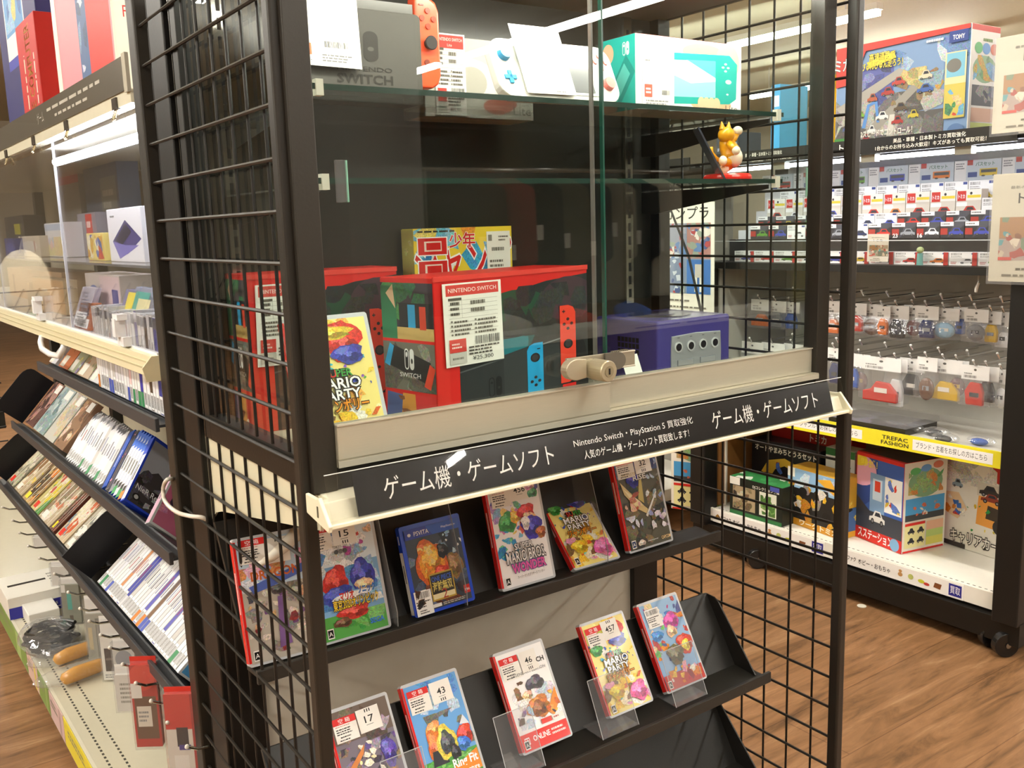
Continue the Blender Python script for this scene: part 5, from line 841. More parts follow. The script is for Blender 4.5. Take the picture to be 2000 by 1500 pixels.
# mesh rack with soft toys beyond the gondola
t = thing('mesh_rack', (-.5, 3.4, 0), 'black mesh rack with hanging goods beyond the far end of the gondola', 'wire mesh panel')
m = M()
for i in range(12): m.tube([(-.62+.06*i, 3.4, .02), (-1.1+.06*i, 3.4, .84)], .003, 'powder', '#1b1917', 5, False)
for i in range(14): m.tube([(-.64, 3.404, .05+.06*i), (.06, 3.404, .05+.06*i)], .003, 'powder', '#1b1917', 5, False)
part('wire_grid', m, t); part('frame', M().box(-.14, -.09, 3.38, 3.42, 0, .9, 'powder', '#151310'), t)
part('base_shelf', M().box(-.66, .06, 3.42, 3.8, .28, .36, 'powder', '#151310'), t); part('backing', M().box(-.66, .06, 3.8, 3.82, .3, .82, 'matte', '#b5b1a8'), t)
for i, (x, z, c, sx, sz, lb) in enumerate(((-.46, .86, '#d9d2bc', .1, .14, 'cream soft bag hanging on the far mesh rack'), (-.3, .74, '#4a2f5e', .07, .07, 'purple soft toy, upper one on the far mesh rack'), (-.28, .68, '#2a2440', .06, .05, 'dark violet soft toy on the far mesh rack'), (-.45, .7, '#8aa08a', .08, .05, 'green grey soft toy on the far mesh rack'))):
    k = thing('soft_toy', (x, 3.46, z-sz), lb, 'soft toy'); part('body', M().ball((x, 3.47, z), sx, .05, sz, 'cloth', c), k, smooth=True); part('loop', M().tube([(x-.01, 3.45, z+sz*.9), (x, 3.43, z+sz+.04), (x+.01, 3.45, z+sz*.9)], .003, 'matte', '#ccc', 6), k)
for i in range(3):
    carton('pink_box', ('left hand', 'middle', 'right hand')[i]+' pink box stacked behind the far mesh rack', -.7+.19*i, 3.5, .365, .18, .12, .19, 0, {'front': [('r', 0, 0, 1, 1, '#c9a0a4'), ('x', i, 14, ['#d9b8ba', '#b98a92', '#c4b4c4'], (0, 0, 1, 1), (.1, .25))]}, '#c9a0a4')
for i in range(4):
    carton('small_box', ('first', 'second', 'third', 'fourth')[i]+' small yellow box from the left behind the far mesh rack', -.62+.11*i, 3.5, .557, .1, .08, .07, 0, {'front': [('r', 0, 0, 1, 1, '#b8a83a'), ('e', .5, .5, .2, .2, ('#8a3a2a', '#5a6a3a', '#4a3a6a', '#7a5a2a')[i])]}, '#b8a83a')
# ------------------------------------------------------------------ toy shelf across the aisle (its front faces -x)
FX = 1.75; NY = V((0, -1, 0))
t = thing('toy_shelf_rack', (1.95, .66, 0), 'black toy rack with a lit glass tier, pegboard and white deck across the aisle', 'shelf rack')
for y in (.185, 1.155):
    part('post', M().box(1.715, 1.775, y-.03, y+.03, .085, .90, 'powder', '#131110'), t, bevel=.003)
    part('rear_post', M().box(2.1, 2.15, y-.03, y+.03, .04, 1.2, 'powder', '#131110'), t)
part('plinth', M().box(1.73, 2.15, .155, 1.185, .032, .09, 'powder', '#110f0d'), t)
part('pegboard', M().box(2.09, 2.10, .215, 1.125, .13, 1.19, 'matte', '#c9c7c0'), t, 'grey pegboard back')
part('side_panel', M().box(1.78, 2.09, 1.126, 1.132, .14, .44, 'matte', '#7a5228'), t, 'brown side panel'); part('side_panel', M().box(1.78, 2.09, 1.126, 1.132, .48, .885, 'matte', '#b5b2aa'), t, 'grey side panel')
for yy in (.21, .95):
    for dy in (-.022, .022):
        c = part('caster', M().tube([(1.745+dy*.5-.005, yy+dy-.0085, .03), (1.745+dy*.5+.005, yy+dy+.0085, .03)], .03, 'gloss', '#141313', 22), t, 'black twin wheel caster', bevel=.002)
    part('caster_hub', M().tube([(1.745-.015, yy-.033, .03), (1.745+.015, yy+.033, .03)], .007, 'chrome', '#999', 10), t)
dk = part('deck', M().box(1.752, 2.09, .218, 1.126, .122, .135, 'gloss', '#efede3'), t, 'white bottom deck')
part('deck_lip', M().box(1.745, 1.752, .218, 1.126, .098, .14, 'gloss', '#efede3'), dk)
m = M()
for k in range(60): m.box(1.768, 1.771, .24+k*.0147, .247+k*.0147, .135, .1353, 'matte', '#4b4943')
part('slot_row', m, dk)
m = part('middle_shelf', M().box(1.762, 2.09, .218, 1.126, .463, .472, 'gloss', '#d9d7cf'), t, 'pale middle shelf')
part('glass_tier_floor', M().box(1.755, 2.09, .155, 1.185, .888, .907, 'powder', '#141311'), t)
part('glass_tier_top', M().box(1.755, 2.09, .155, 1.185, 1.19, 1.2, 'powder', '#141311'), t)
part('led_strip', M().box(1.772, 1.786, .2, 1.12, 1.170, 1.180, 'led', '#fff'), t, 'glowing white strip light')
for y in (.37, .62, .9): part('strip_clip', M().box(1.768, 1.79, y-.02, y+.02, 1.166, 1.184, 'gloss', '#b7b4a2'), t)
part('front_pane', M().box(1.758, 1.761, .2, 1.14, .907, 1.165, 'clear', '#fff'), t, 'clear acrylic front')
part('pane_edge', M().box(1.757, 1.762, .2, 1.14, .968, .970, 'gloss', '#c8ccd0'), t)
ST = [(1.80, .9, '#16161a'), ]
TZ = [(1.825, .972), (1.865, .998), (1.905, 1.018), (1.945, 1.054), (1.985, 1.112)]
for i, (x, z) in enumerate(TZ): part('riser', M().box(x-.004, (TZ[i+1][0]-.004) if i < 4 else 2.09, .205, 1.125, .907, z, 'gloss', '#17171b' if i == 0 else '#d5d6da'), t)
# header sign
h = thing('header_sign', (FX, .66, 1.186), 'long black header sign with small white lettering over the lit toy tier', 'sign')
part('board', M().box(FX-.004, FX, .235, 1.16, 1.184, 1.222, 'gloss', '#1d1c1a'), h)
def sgn(y0, y1, big):
    return M().art((FX-.004, y0, 1.184), NY*(y0-y1), Z*.038, [('t', 'トミカ', .2, .34, .4, '#eee8da', .12, .01)] if big else [('t', '美品・車種・日本製トミカ買取強化', .62, .58, .22, '#eee8da', .36, 0), ('t', '1台からのお持ち込み大歓迎！キズがあっても買取可能！', .62, .2, .22, '#eee8da', .55, 0)], 'print')
[part('lettering', sgn(a, b, k), h, 'white lettering') for a, b in ((.76, .25), (1.16, .8)) for k in (1, 0)]
# labels along the deck and the middle shelf
for i, (y0, y1) in enumerate(((.665, .30), (1.115, .70))):
    k = thing('shelf_label', (FX-.006, (y0+y1)/2, .1), ('right hand' if i == 0 else 'left hand')+' white label strip with toy icons along the bottom deck', 'shelf label')
    part('strip', M().box(FX-.0065, FX-.005, y1, y0, .098, .138, 'print', '#f4f2ee'), k)
    it = [('p', [(.03+a, .3+b) for a, b in ((0, .2), (.02, .4), (.045, .2), (.045, 0), (0, 0))], '#a0762c'), ('t', 'トレファク', .12, .35, .26, '#2a2420', .12, .02), ('t', 'ホビー・おもちゃ', .33, .3, .3, '#2f2d2a', .26, .01), ('e', .54, .45, .018, .14, '#b88a56'), ('e', .54, .68, .013, .1, '#b88a56'), ('e', .62, .5, .02, .18, '#b9c06a'), ('e', .7, .42, .025, .12, '#c9c93a'), ('e', .74, .34, .022, .1, '#b63a34'), ('p', [(.79, .3), (.84, .25), (.85, .6), (.8, .62)], '#7a4a2a'), ('r', .9, .12, .99, .88, '#2a2a86'), ('t', '買取', .945, .3, .4, '#fff', .07, 0)]
    part('print', M().art((FX-.0065, y0, .098), NY*(y0-y1), Z*.04, it), k)
k = thing('shelf_label', (FX, .66, .44), 'yellow label strip with white panels along the middle shelf', 'shelf label')
part('strip', M().box(FX+.004, FX+.011, .22, 1.125, .441, .481, 'gloss', '#efe135'), k)
it = [('r', .30, .2, .58, .82, '#f2f1ee'), ('t', '幅広いジャンルをお探しの方はこちら', .44, .36, .3, '#2b2b28', .25, 0), ('t', 'ONLINE', .25, .3, .34, '#2b2b28', .07, .02), ('t', 'TREFAC', .685, .52, .26, '#2b2b28', .08, .015), ('t', 'FASHION', .685, .18, .26, '#2b2b28', .085, .015), ('r', .74, .16, .965, .84, '#f2f1ee'), ('t', 'ブランド・古着をお探しの方はこちら', .85, .36, .3, '#2b2b28', .2, 0), ('r', .0, .2, .2, .82, '#f2f1ee')]
part('print', M().art((FX+.004, 1.125, .441), NY*.905, Z*.04, it), k)
# stepped rows of small toy car boxes
rg = random.Random(4)
CARC = {'red': '#c8302a', 'blue': '#3a49b0', 'silver': '#9aa0a8', 'green': '#5d9a34', 'orange': '#e07a2c', 'navy': '#23305e', 'yellow': '#d9b92e', 'white': '#e9ebee', 'black': '#24262a', 'pink': '#d77a8a'}
def cararr(x, y, w, h, c):
    q = [(0, .2), (.02, .5), (.22, .58), (.36, 1), (.7, 1), (.86, .58), (1, .5), (1, .2)]
    return [('p', [(x+a*w, y+b*h) for a, b in q], c), ('p', [(x+a*w, y+b*h) for a, b in ((.34, .62), (.42, .9), (.66, .9), (.76, .62))], '#2a2e38'), ('e', x+.22*w, y+.2*h, .1*w, .1*w, '#1c1c1e'), ('e', x+.8*w, y+.2*h, .1*w, .1*w, '#1c1c1e'), ('e', x+.22*w, y+.2*h, .05*w, .05*w, '#8b8d92'), ('e', x+.8*w, y+.2*h, .05*w, .05*w, '#8b8d92')]
def toybox(style, c, no=None):
    cc = CARC[c]
    if style == 'dark':
        it = [('r', 0, 0, 1, 1, '#2a2c33'), ('p', [(.3, 0), (1, .8), (1, 1), (.6, 1)], '#474b56'), ('r', 0, .2, .3, .6, '#a8322c')]+cararr(.36, .12, .6, .5, cc)+[('r', 0, .74, .55, 1.0, '#f3f3f2'), ('l', .04, .8, .5, .94, 1, '#555')]
        if no: it += [('t', str(no), .15, .04, .26, '#f2f2f2', .2, .03)]
        return it
    if style == 'blister':
        return [('r', 0, 0, 1, 1, '#d9d2c4'), ('r', 0, .62, 1, 1, '#f3f0e6'), ('r', .05, .6, .4, .95, '#cf2620'), ('t', 'トミカ', .22, .7, .12, '#fff', .26, .03), ('r', .45, .7, .98, .8, '#ead23a'), ('e', .6, .86, .05, .05, '#2c2c2c')]+cararr(.14, .06, .8, .36, cc)+[('r', .02, .42, .45, .56, '#f5f5f3')]
    if style == 'bus':
        return [('r', 0, 0, 1, 1, '#c9d2d6'), ('r', 0, 0, .26, 1, '#eceae4'), ('l', .03, .55, .22, .9, 3, '#777'), ('r', .28, .75, .4, 1, '#b5342c'), ('t', 'バスセット', .66, .7, .16, '#2f6a4a', .4, .02), ('r', .55, .2, .92, .55, cc), ('r', .58, .35, .9, .5, '#3a4048'), ('e', .63, .2, .04, .04, '#222'), ('e', .86, .2, .04, .04, '#222'), ('r', .3, .15, .5, .4, '#2c4a8a')]
    it = [('r', 0, 0, 1, 1, '#f4f4f3'), ('r', .8, .84, .97, .96, '#27418c'), ('b', .06, .8, .45, .93, '#444'), ('l', .06, .6, .5, .76, 2, '#8a8a88')]+cararr(.34, .12, .62, .42, cc)+[('l', .06, .1, .3, .3, 2, '#b5484a')]
    if style == 'band': it[1:1] = [('r', .48, .66, .8, 1, '#d4572e'), ('r', .8, .66, 1, 1, '#2c3a8c')]+[('e', .2, .36, .13, .13, '#e8a070')]
    return it
ROWS = [('lowest row', 1.79, .908, .031, 'white'), ('second row up', 1.825, .9725, .0385, 'dark'), ('third row up', 1.865, .9985, .0385, 'dark'), ('fourth row up', 1.905, 1.0185, .07, 'blister'), ('fifth row up', 1.945, 1.0545, .056, 'white'), ('top row', 1.985, 1.1125, .05, 'bus')]
ORD = ['rightmost', 'second from the right', 'third from the right', 'fourth from the right', 'fifth from the right', 'sixth from the right', 'seventh from the right', 'eighth from the right', 'ninth from the right', 'tenth from the right', 'eleventh from the right', 'twelfth from the right', 'thirteenth from the right']
SPEC = {0: ['green', 'white', 'orange', 'red', 'silver', 'yellow', 'blue', 'navy', 'green', 'red', 'blue', 'orange'], 1: ['green', 'blue', 'blue', 'white', 'silver', 'red', 'navy', 'silver', 'red', 'white', 'blue', 'green'], 2: ['silver', 'blue', 'silver', 'blue', 'red', 'blue', 'navy', 'red', 'white', 'green', 'yellow', 'red'],
        3: ['red', 'blue', 'red', 'red', 'red', 'orange', 'red', 'yellow', 'blue', 'red', 'white', 'red'], 4: ['pink', 'red', 'yellow', 'black', 'blue', 'green', 'blue', 'red', 'white', 'blue', 'red', 'navy'], 5: ['orange', 'yellow', 'orange', 'blue', 'green', 'navy', 'red', 'blue', 'yellow', 'red']}
NO = {1: {3: 16, 4: 23, 7: 3, 8: 11}, 2: {2: 17, 3: 22}}
for ri, (rn, x, z, hh, sty) in enumerate(ROWS):
    y = .262 if ri < 5 else .27; i = 0
    while y < 1.03 and i < len(SPEC[ri]):
        wd = {0: .074, 5: .125}.get(ri, .0655)*rg.uniform(.94, 1.06); st = sty; c = SPEC[ri][i]
        if ri == 2 and i in (5, 6, 8): st = 'white'
        if ri == 1 and i in (6, 9): st = 'white'
        if ri == 4: st = 'band' if i in (0, 1) else 'white'
        if ri == 3 and i in (0, 1): st = 'white'
        if ri == 1 and i == 5: st = 'dark'
        h2 = hh*(.68 if ri == 3 and i in (0, 1) else 1)
        word = {'white': 'white', 'dark': 'dark', 'blister': 'clear fronted', 'band': 'banded', 'bus': 'long pale'}[st]
        o = V((x, y+wd-.002, z)); n = thing('toy_car_box', V((x, y+wd/2, z)), f'{word} toy box with {c} vehicle, {ORD[i]} in the {rn}', 'toy box', 'small toy vehicle boxes in the lit tier')
        part('carton', M().obox(o, NY*(wd-.002), X*.032, Z*h2, 'print', {'dark': '#2c2e34', 'blister': '#d8d2c6', 'bus': '#c4ccd0'}.get(st, '#efefee')), n, bevel=.0006)
        part('front_print', M().art(o, NY*(wd-.002), Z*h2, toybox(st, c, NO.get(ri, {}).get(i))), n)
        if ri == 0: part('side_print', M().obox(o+NY*(wd-.0135)-X*.0006, NY*.0115, X*.001, Z*h2, 'print', '#b9302c'), n, 'red end panel')
        y += wd+(0 if ri else .001); i += 1
# big play set box and others on top of the rack
BIG = [('r', 0, 0, 1, 1, '#7d9cc4'), ('x', 2, 8, ['#a9bfd4', '#c4d0d8', '#6a8cbc'], (.3, .68, 1, .98), (.06, .14)), ('r', .16, .4, .46, .78, '#5a62a4'), ('x', 3, 12, ['#4a4f8e', '#7a82b4', '#8d8f9a', '#3f4468'], (.1, .4, .5, .78), (.04, .1)), ('r', 0, 0, .84, .3, '#5c5a58'), ('x', 5, 26, ['#7c7a76', '#8f8d88', '#6a6866', '#b1aea6', '#55534f'], (0, .04, .84, .5), (.06, .16)), ('p', [(0, .42), (.5, .72), (.56, .68), (.06, .34)], '#a9a59c'), ('p', [(.2, .12), (.6, .55), (.66, .52), (.28, .08)], '#9b978e'), ('x', 6, 12, ['#b8984a', '#a89a62', '#c9b878', '#8d7450', '#8fa9b8'], (.4, .3, .84, .7), (.03, .08)), ('p', [(.22, .2), (.26, .42), (.34, .46), (.36, .24), (.34, .24), (.32, .42), (.28, .4), (.25, .2)], '#5a8fd0'), ('p', [(.42, .1), (.44, .3), (.48, .3), (.47, .1)], '#d6d2c8')]
for cx, cy, cw, cc in ((.3, .16, .07, '#e8e8e6'), (.38, .28, .1, '#e9e8e4'), (.5, .22, .09, '#a83430'), (.52, .34, .1, '#5a4a36'), (.62, .26, .08, '#c9b83a'), (.3, .46, .08, '#b05a3a'), (.42, .5, .1, '#a8382c'), (.5, .58, .1, '#b8443a'), (.7, .48, .12, '#3f62a8'), (.1, .2, .07, '#4a5a8c'), (.2, .32, .08, '#7ab03a'), (.7, .6, .1, '#d6cdb0'), (.26, .08, .07, '#9c2f34')): BIG += cararr(cx-cw/2, cy-.03, cw, .09, cc)
BIG += [('p', [(0, .62), (.14, .64), (.24, .93), (1, .96), (1, 1), (0, 1)], '#cf3b2e'), ('t', 'トミカ', .02, .78, .1, '#3a2a26', .18, .05), ('t', 'トミカ', .02, .78, .1, '#f4efe6', .18, .015), ('p', [(.25, .82), (.46, .88), (.48, .82), (.27, .76)], '#e8d23a'), ('t', '高速道路で', .37, .83, .055, '#5a4a10', .2, .05), ('t', '高速道路で', .37, .83, .055, '#f3e24a', .2, .015), ('t', 'びゅんびゅん走ろう！', .37, .75, .055, '#5a4a10', .32, .05), ('t', 'びゅんびゅん走ろう！', .37, .75, .055, '#f3e24a', .32, .015),
        ('r', .84, .42, .985, .78, '#e6d9a6'), ('r', .85, .56, .975, .77, '#7fc0d8'), ('e', .9, .66, .05, .06, '#77756e'), ('r', .84, .2, .985, .5, '#d2c25a'), ('x', 9, 8, ['#e8c08e', '#4a8a5a', '#c9523a', '#6fb0d0'], (.85, .22, .98, .48), (.02, .05)), ('r', .86, .86, .99, .96, '#27418c'), ('t', 'TOMY', .925, .885, .04, '#fff', .08, .02), ('l', .7, .89, .84, .93, 1, '#eee'), ('r', 0, .0, 1, .09, '#2a2826'), ('t', '2スピードでコントロール！', .42, .115, .05, '#f4f0e4', .4, .03), ('t', 'トミカアクション高速道路', .42, .03, .06, '#f4f0e4', .6, .02), ('e', .93, .08, .06, .07, '#5a7aa8'), ('r', .0, .06, .12, .12, '#3f8a3a')]
SIDE = [('r', 0, 0, 1, 1, '#efeae0'), ('r', 0, .95, 1, 1, '#cf3b2e'), ('e', .5, .62, .42, .12, '#8fb08a'), ('x', 5, 12, ['#b9a87a', '#6f9a6a', '#7aa8c8', '#c9a04a'], (.1, .52, .92, .74), (.08, .2)), ('r', .08, .3, .92, .48, '#5a5a5e'), ('x', 6, 10, ['#3f4450', '#8d8a84', '#6a6e7a'], (.08, .3, .92, .48), (.08, .16)), ('r', .08, .16, .92, .28, '#e0b49a'), ('r', .08, .03, .92, .15, '#c9d47a'), ('e', .25, .8, .14, .05, '#5fae6a'), ('e', .52, .8, .14, .05, '#6a9ad0'), ('e', .8, .8, .14, .05, '#d9826a'), ('l', .4, .85, .8, .9, 1, '#6a8a3a')]
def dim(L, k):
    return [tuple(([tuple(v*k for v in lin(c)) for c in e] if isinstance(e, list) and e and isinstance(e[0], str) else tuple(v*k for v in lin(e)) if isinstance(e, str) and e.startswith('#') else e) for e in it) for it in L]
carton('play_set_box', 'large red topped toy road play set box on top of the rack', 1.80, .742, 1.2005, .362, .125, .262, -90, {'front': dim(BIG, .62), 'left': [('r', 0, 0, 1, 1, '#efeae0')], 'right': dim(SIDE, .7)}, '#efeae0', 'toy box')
carton('toy_box', 'yellow toy box with a blue figure left of the large play set box', 1.80, .80, 1.2005, .053, .12, .2, -90, {'front': [('r', 0, 0, 1, 1, '#e9c02c'), ('e', .5, .33, .4, .16, '#7ba6d6'), ('e', .55, .37, .2, .08, '#c9c2d8'), ('t', 'ール', .5, .82, .1, '#c8302a', .8, .03), ('r', .1, .55, .5, .78, '#f1efe8'), ('r', 0, 0, 1, .1, '#3a8ac4')]}, '#e9c02c', 'toy box')
carton('toy_box', 'blue toy box at the far right on top of the rack', 1.84, .268, 1.2005, .1, .1, .235, -90, {'front': [('r', 0, 0, 1, 1, '#2b52b0'), ('e', .5, .8, .2, .08, '#e9e6dc'), ('r', 0, .0, 1, .6, '#e6e2d6')]}, '#2b52b0', 'toy box')
# paper posters in clear hangers at the near end of the rack
def poster(lab, x, y0, y1, z0, z1, its):
    k = thing('paper_poster', (x, (y0+y1)/2, z0), lab, 'poster'); part('sheet', M().box(x, x+.0012, y1, y0, z0, z1, 'matte', '#cfc7ae'), k)
    part('print', M().art((x, y0, z0), NY*(y0-y1), Z*(z1-z0), its, 'matte'), k)
    part('clear_hanger', M().box(x-.002, x-.001, y1-.004, y0+.004, z0-.006, z1, 'acrylic', '#fff'), k)
PO = [('t', '最新の買取強化アイテム', .5, .86, .022, '#4a463c', .6), ('t', 'トミカ', .5, .73, .08, '#33302a', .42, .01), ('r', .1, .2, .98, .6, '#8d7a64'), ('r', .1, .41, .5, .6, '#a87a4a'), ('r', .52, .41, .98, .6, '#b5a083'), ('r', .1, .2, .5, .4, '#b09a8c'), ('r', .52, .2, .98, .4, '#6a6e5e'), ('x', 3, 30, ['#c9b59a', '#8a5a3a', '#7a8a6a', '#a84a3a', '#5a9a9a', '#dccdb4'], (.1, .2, .98, .6), (.03, .08)), ('r', .1, .2, .25, .23, '#c8402e'), ('l', .3, .1, .8, .14, 1, '#77705f'), ('l', .15, .04, .95, .08, 1, '#77705f')]
poster('cream toy poster hanging above the header at the near end of the rack', 1.70, .268, .06, 1.2, 1.40, PO)
poster('cream toy poster hanging in front of the lit tier at the near end', 1.70, .258, .06, .88, 1.113, PO)
k = thing('paper_poster', (1.772, .70, .93), 'small cream toy card standing low behind the acrylic of the lit tier', 'poster'); part('sheet', M().box(1.772, 1.773, .555, .615, .915, .985, 'matte', '#dcd6c6'), k)
part('print', M().art((1.772, .615, .915), NY*.06, Z*.07, PO, 'matte'), k)
# green ball charm behind the acrylic
k = thing('toy_charm', (1.775, .47, .908), 'tiny green headed charm standing in front of the lowest toy boxes', 'charm')
part('head', M().ball((1.775, .47, .945), .008, .009, .008, 'gloss', '#b8c98a'), k, smooth=True); part('body', M().tube([(1.775, .47, .908), (1.775, .47, .937)], [.008, .0065], 'gloss', '#6aa8a0', 14), k)
# ------------------------------------------------------------------ bagged toys on hooks
def hook(x1, y, z, lab, grp, x0=2.09):
    m = M().tube([(x0, y, z), (x1+.01, y, z), (x1, y, z+.012)], .0022, 'chrome', '#d9d9d9', 6)
    k = thing('peg_hook', (x0, y, z), lab, 'hook', grp); part('wire', m, k); part('end_ball', M().ball((x1, y, z+.013), .0032, .0032, .0032, 'gloss', '#e8e8e8', 8, 6), k); return k
BC = {'red': '#c8342a', 'orange': '#e8782a', 'black': '#26262a', 'navy': '#26305e', 'light blue': '#9cc4e0', 'grey': '#77787c', 'yellow': '#d8b030', 'brown': '#6a4a38', 'white': '#e6e6e6', 'green': '#56784a', 'maroon': '#6a3436', 'blue': '#2f5ab0'}
def bag(px, pt, pb, wpx, col, x, lab, shape=0):
    y = at(px, pt, x=x).y; zt = at(px, pt, x=x).z; zb = at(px, pb, x=x).z; w = abs(at(px-wpx*.62, pt, x=x).y-at(px+wpx*.62, pt, x=x).y); hh = zt-zb; hc = min(.036, hh*.4)
    k = thing('bagged_toy', (x, y, zb), lab, 'bagged toy', 'bagged toys on the pegboard hooks')
    part('header_card', M().box(x-.001, x+.001, y-w/2, y+w/2, zt-hc, zt, 'matte', '#f0f0ef'), k, 'white header card')
    part('header_print', M().art((x-.001, y+w/2, zt-hc), NY*w, Z*hc, [('e', .5, .7, .05, .08, '#666'), ('b', .1, .12, .55, .3, '#555'), ('l', .1, .34, .5, .5, 1, '#999')]), k)
    part('bag', M().prism([(-.004, 0), (.004, 0), (.015, -hh*.5), (.010, -hh*.62), (-.012, -hh*.62), (-.016, -hh*.45)], (x, y-w/2, zt-hc+.002), X, Z, (0, w, 0), 'bag', '#fff'), k, 'clear bag')
    zc = zb+hh*.28; m = M(); c = BC[col]; rg = random.Random(int(px))
    if shape == 0: m.prism([(0, 0), (w*.86, 0), (w*.86, hh*.2), (w*.66, hh*.25), (w*.52, hh*.42), (w*.22, hh*.4), (0, hh*.2)], (x-.007, y-w*.43, zb+hh*.07), Y, Z, (.013, 0, 0), 'gloss', c)
    elif shape == 1: m.prism([(0, 0), (w*.6, 0), (w*.66, hh*.32), (w*.48, hh*.54), (w*.12, hh*.52), (0, hh*.32)], (x-.006, y-w*.33, zb+hh*.06), Y, Z, (.012, 0, 0), 'gloss', c)
    else: m.ball((x, y, zc), .009, w*.38, hh*.26, 'gloss', c)
    part('toy', m, k, col+' toy in the bag', bevel=.002 if shape < 2 else 0)
    part('toy_detail', M().box(x-.0085, x-.006, y-w*.2, y+w*.12, zc-hh*.02, zc+hh*.08, 'gloss', rg.choice(['#d9d9d6', '#3a3a40', '#c9a23a', '#e8e2d8', '#8a8d92'])), k)
    return y, zt
R1 = [(1486, 585, 640, 30, 'orange', 0), (1517, 588, 642, 30, 'grey', 1), (1546, 590, 645, 26, 'blue', 1), (1628, 588, 655, 24, 'orange', 0), (1672, 592, 650, 34, 'red', 1), (1704, 594, 656, 36, 'brown', 2), (1726, 598, 657, 22, 'orange', 1), (1754, 597, 664, 36, 'black', 1), (1786, 596, 658, 32, 'maroon', 2), (1812, 598, 664, 36, 'navy', 1), (1846, 602, 662, 46, 'light blue', 2), (1877, 600, 656, 22, 'blue', 1), (1908, 604, 668, 38, 'grey', 2), (1938, 608, 672, 30, 'yellow', 1), (1962, 610, 684, 26, 'white', 0)]
R2 = [(1470, 668, 735, 34, 'white', 1), (1510, 670, 742, 36, 'grey', 2), (1550, 672, 748, 30, 'red', 0), (1632, 680, 752, 24, 'navy', 1), (1664, 690, 760, 34, 'blue', 1), (1682, 692, 765, 30, 'maroon', 2), (1722, 698, 790, 62, 'red', 0), (1752, 700, 800, 34, 'white', 1), (1782, 700, 776, 40, 'black', 1), (1812, 698, 784, 32, 'brown', 2), (1846, 702, 786, 56, 'yellow', 0), (1872, 704, 776, 34, 'maroon', 2), (1906, 714, 796, 44, 'red', 1), (1930, 716, 790, 36, 'black', 1), (1958, 722, 800, 26, 'white', 2)]
ON = ['first', 'second', 'third', 'fourth', 'fifth', 'sixth', 'seventh', 'eighth', 'ninth', 'tenth', 'eleventh', 'twelfth', 'thirteenth', 'fourteenth', 'fifteenth']
for rn, row, xx in (('upper', R1, 1.875), ('lower', R2, 1.85)):
    for i, (px, pt, pb, wp, col, sh) in enumerate(row):
        x = xx+.012*(i % 3)
        y, z = bag(px, pt, pb, wp, col, x, f'bagged {col} toy, {ON[i]} from the left on the {rn} hook row', sh)
        hook(x-.014, y, z+.001, 'chrome peg hook holding bagged toys', 'peg hooks on the grey pegboard')
    for i in range(9):
        y = .27+i*.075; z = .80 if rn == 'upper' else .665; hook(1.84, y+.03, z+.02, 'chrome peg hook holding bagged toys', 'peg hooks on the grey pegboard')
k = thing('charging_cable', (1.79, .33, .85), 'short white cable hanging under the lit toy tier', 'cable')
part('cord', M().tube([(1.80, .333, .888), (1.795, .331, .878), (1.79, .328, .868)], .002, 'matte', '#e4e2dc', 8), k); part('plug', M().tube([(1.79, .328, .868), (1.788, .331, .856), (1.788, .332, .846)], [.003, .004, .0032], 'matte', '#efede8', 10), k)
# loose things on the middle shelf
k = thing('flat_game_box', (1.85, .66, .472), 'flat black box under a clear cover on the middle shelf', 'box')
part('box', M().box(1.775, 1.92, .49, .72, .4722, .49, 'gloss', '#2b2724'), k); part('top_print', M().art((1.775, .72, .49), NY*.23, X*.145, [('r', 0, 0, 1, 1, '#3f3c46'), ('x', 3, 12, ['#5b5866', '#77748a', '#2c2a30'], (0, 0, 1, 1), (.1, .2))]), k)
part('clear_cover', M().box(1.772, 1.924, .486, .724, .491, .506, 'acrylic', '#fff'), k, 'clear cover')
for i, (px, py, c, s) in enumerate(((1742, 838, 'grey', 'small grey bagged part beside the flat black box'), (1775, 842, 'red', 'small dark red bagged car on the middle shelf'), (1825, 850, 'black', 'flat black bagged part in the middle of the shelf'), (1842, 862, 'black', 'small black bagged disc near the shelf front'), (1912, 868, 'blue', 'tiny blue bagged toy at the right end of the shelf'))):
    q = at(px, py, z=.474); k = thing('bagged_toy', (q.x, q.y, .472), s, 'bagged toy')
    part('toy', M().ball((q.x, q.y, .481), .014, .022, .0085, 'gloss', BC[c], 12, 8), k, smooth=True); part('bag', M().ball((q.x+.004, q.y-.004, .4835), .024, .036, .0115, 'bag', '#fff', 10, 6), k, 'clear bag')
# boxes on the deck
DZ = .1355
STN = [('r', 0, 0, 1, 1, '#3a5fae'), ('p', [(0, .3), (.45, .55), (.45, 1), (0, 1)], '#2a4890'), ('e', .08, .8, .35, .18, '#e2a9c4'), ('e', .02, .92, .2, .08, '#e8d23a'), ('r', .3, .35, .62, .8, '#7ea3cc'), ('r', .36, .5, .56, .74, '#c4d8e8'), ('r', .4, .6, .52, .72, '#c8402e'), ('p', [(0, .1), (1, .12), (1, .36), (.3, .36), (0, .5)], '#3a3e48')]+cararr(.3, .22, .34, .16, '#e9e9e6')+[('r', .62, .4, .98, .8, '#eef0ee'), ('x', 5, 10, ['#3f8a5a', '#c9402e', '#e8c84a', '#5a7ac4'], (.64, .42, .96, .78), (.04, .09)), ('t', '変身合体！', .26, .86, .07, '#f3e24a', .36, .03), ('r', 0, 0, 1, .14, '#c8281f'), ('t', 'スステーション', .44, .035, .09, '#fff', .74, .02), ('e', .86, .07, .1, .07, '#7aa8d0'), ('r', 0, .96, 1, 1, '#cf2a22')]
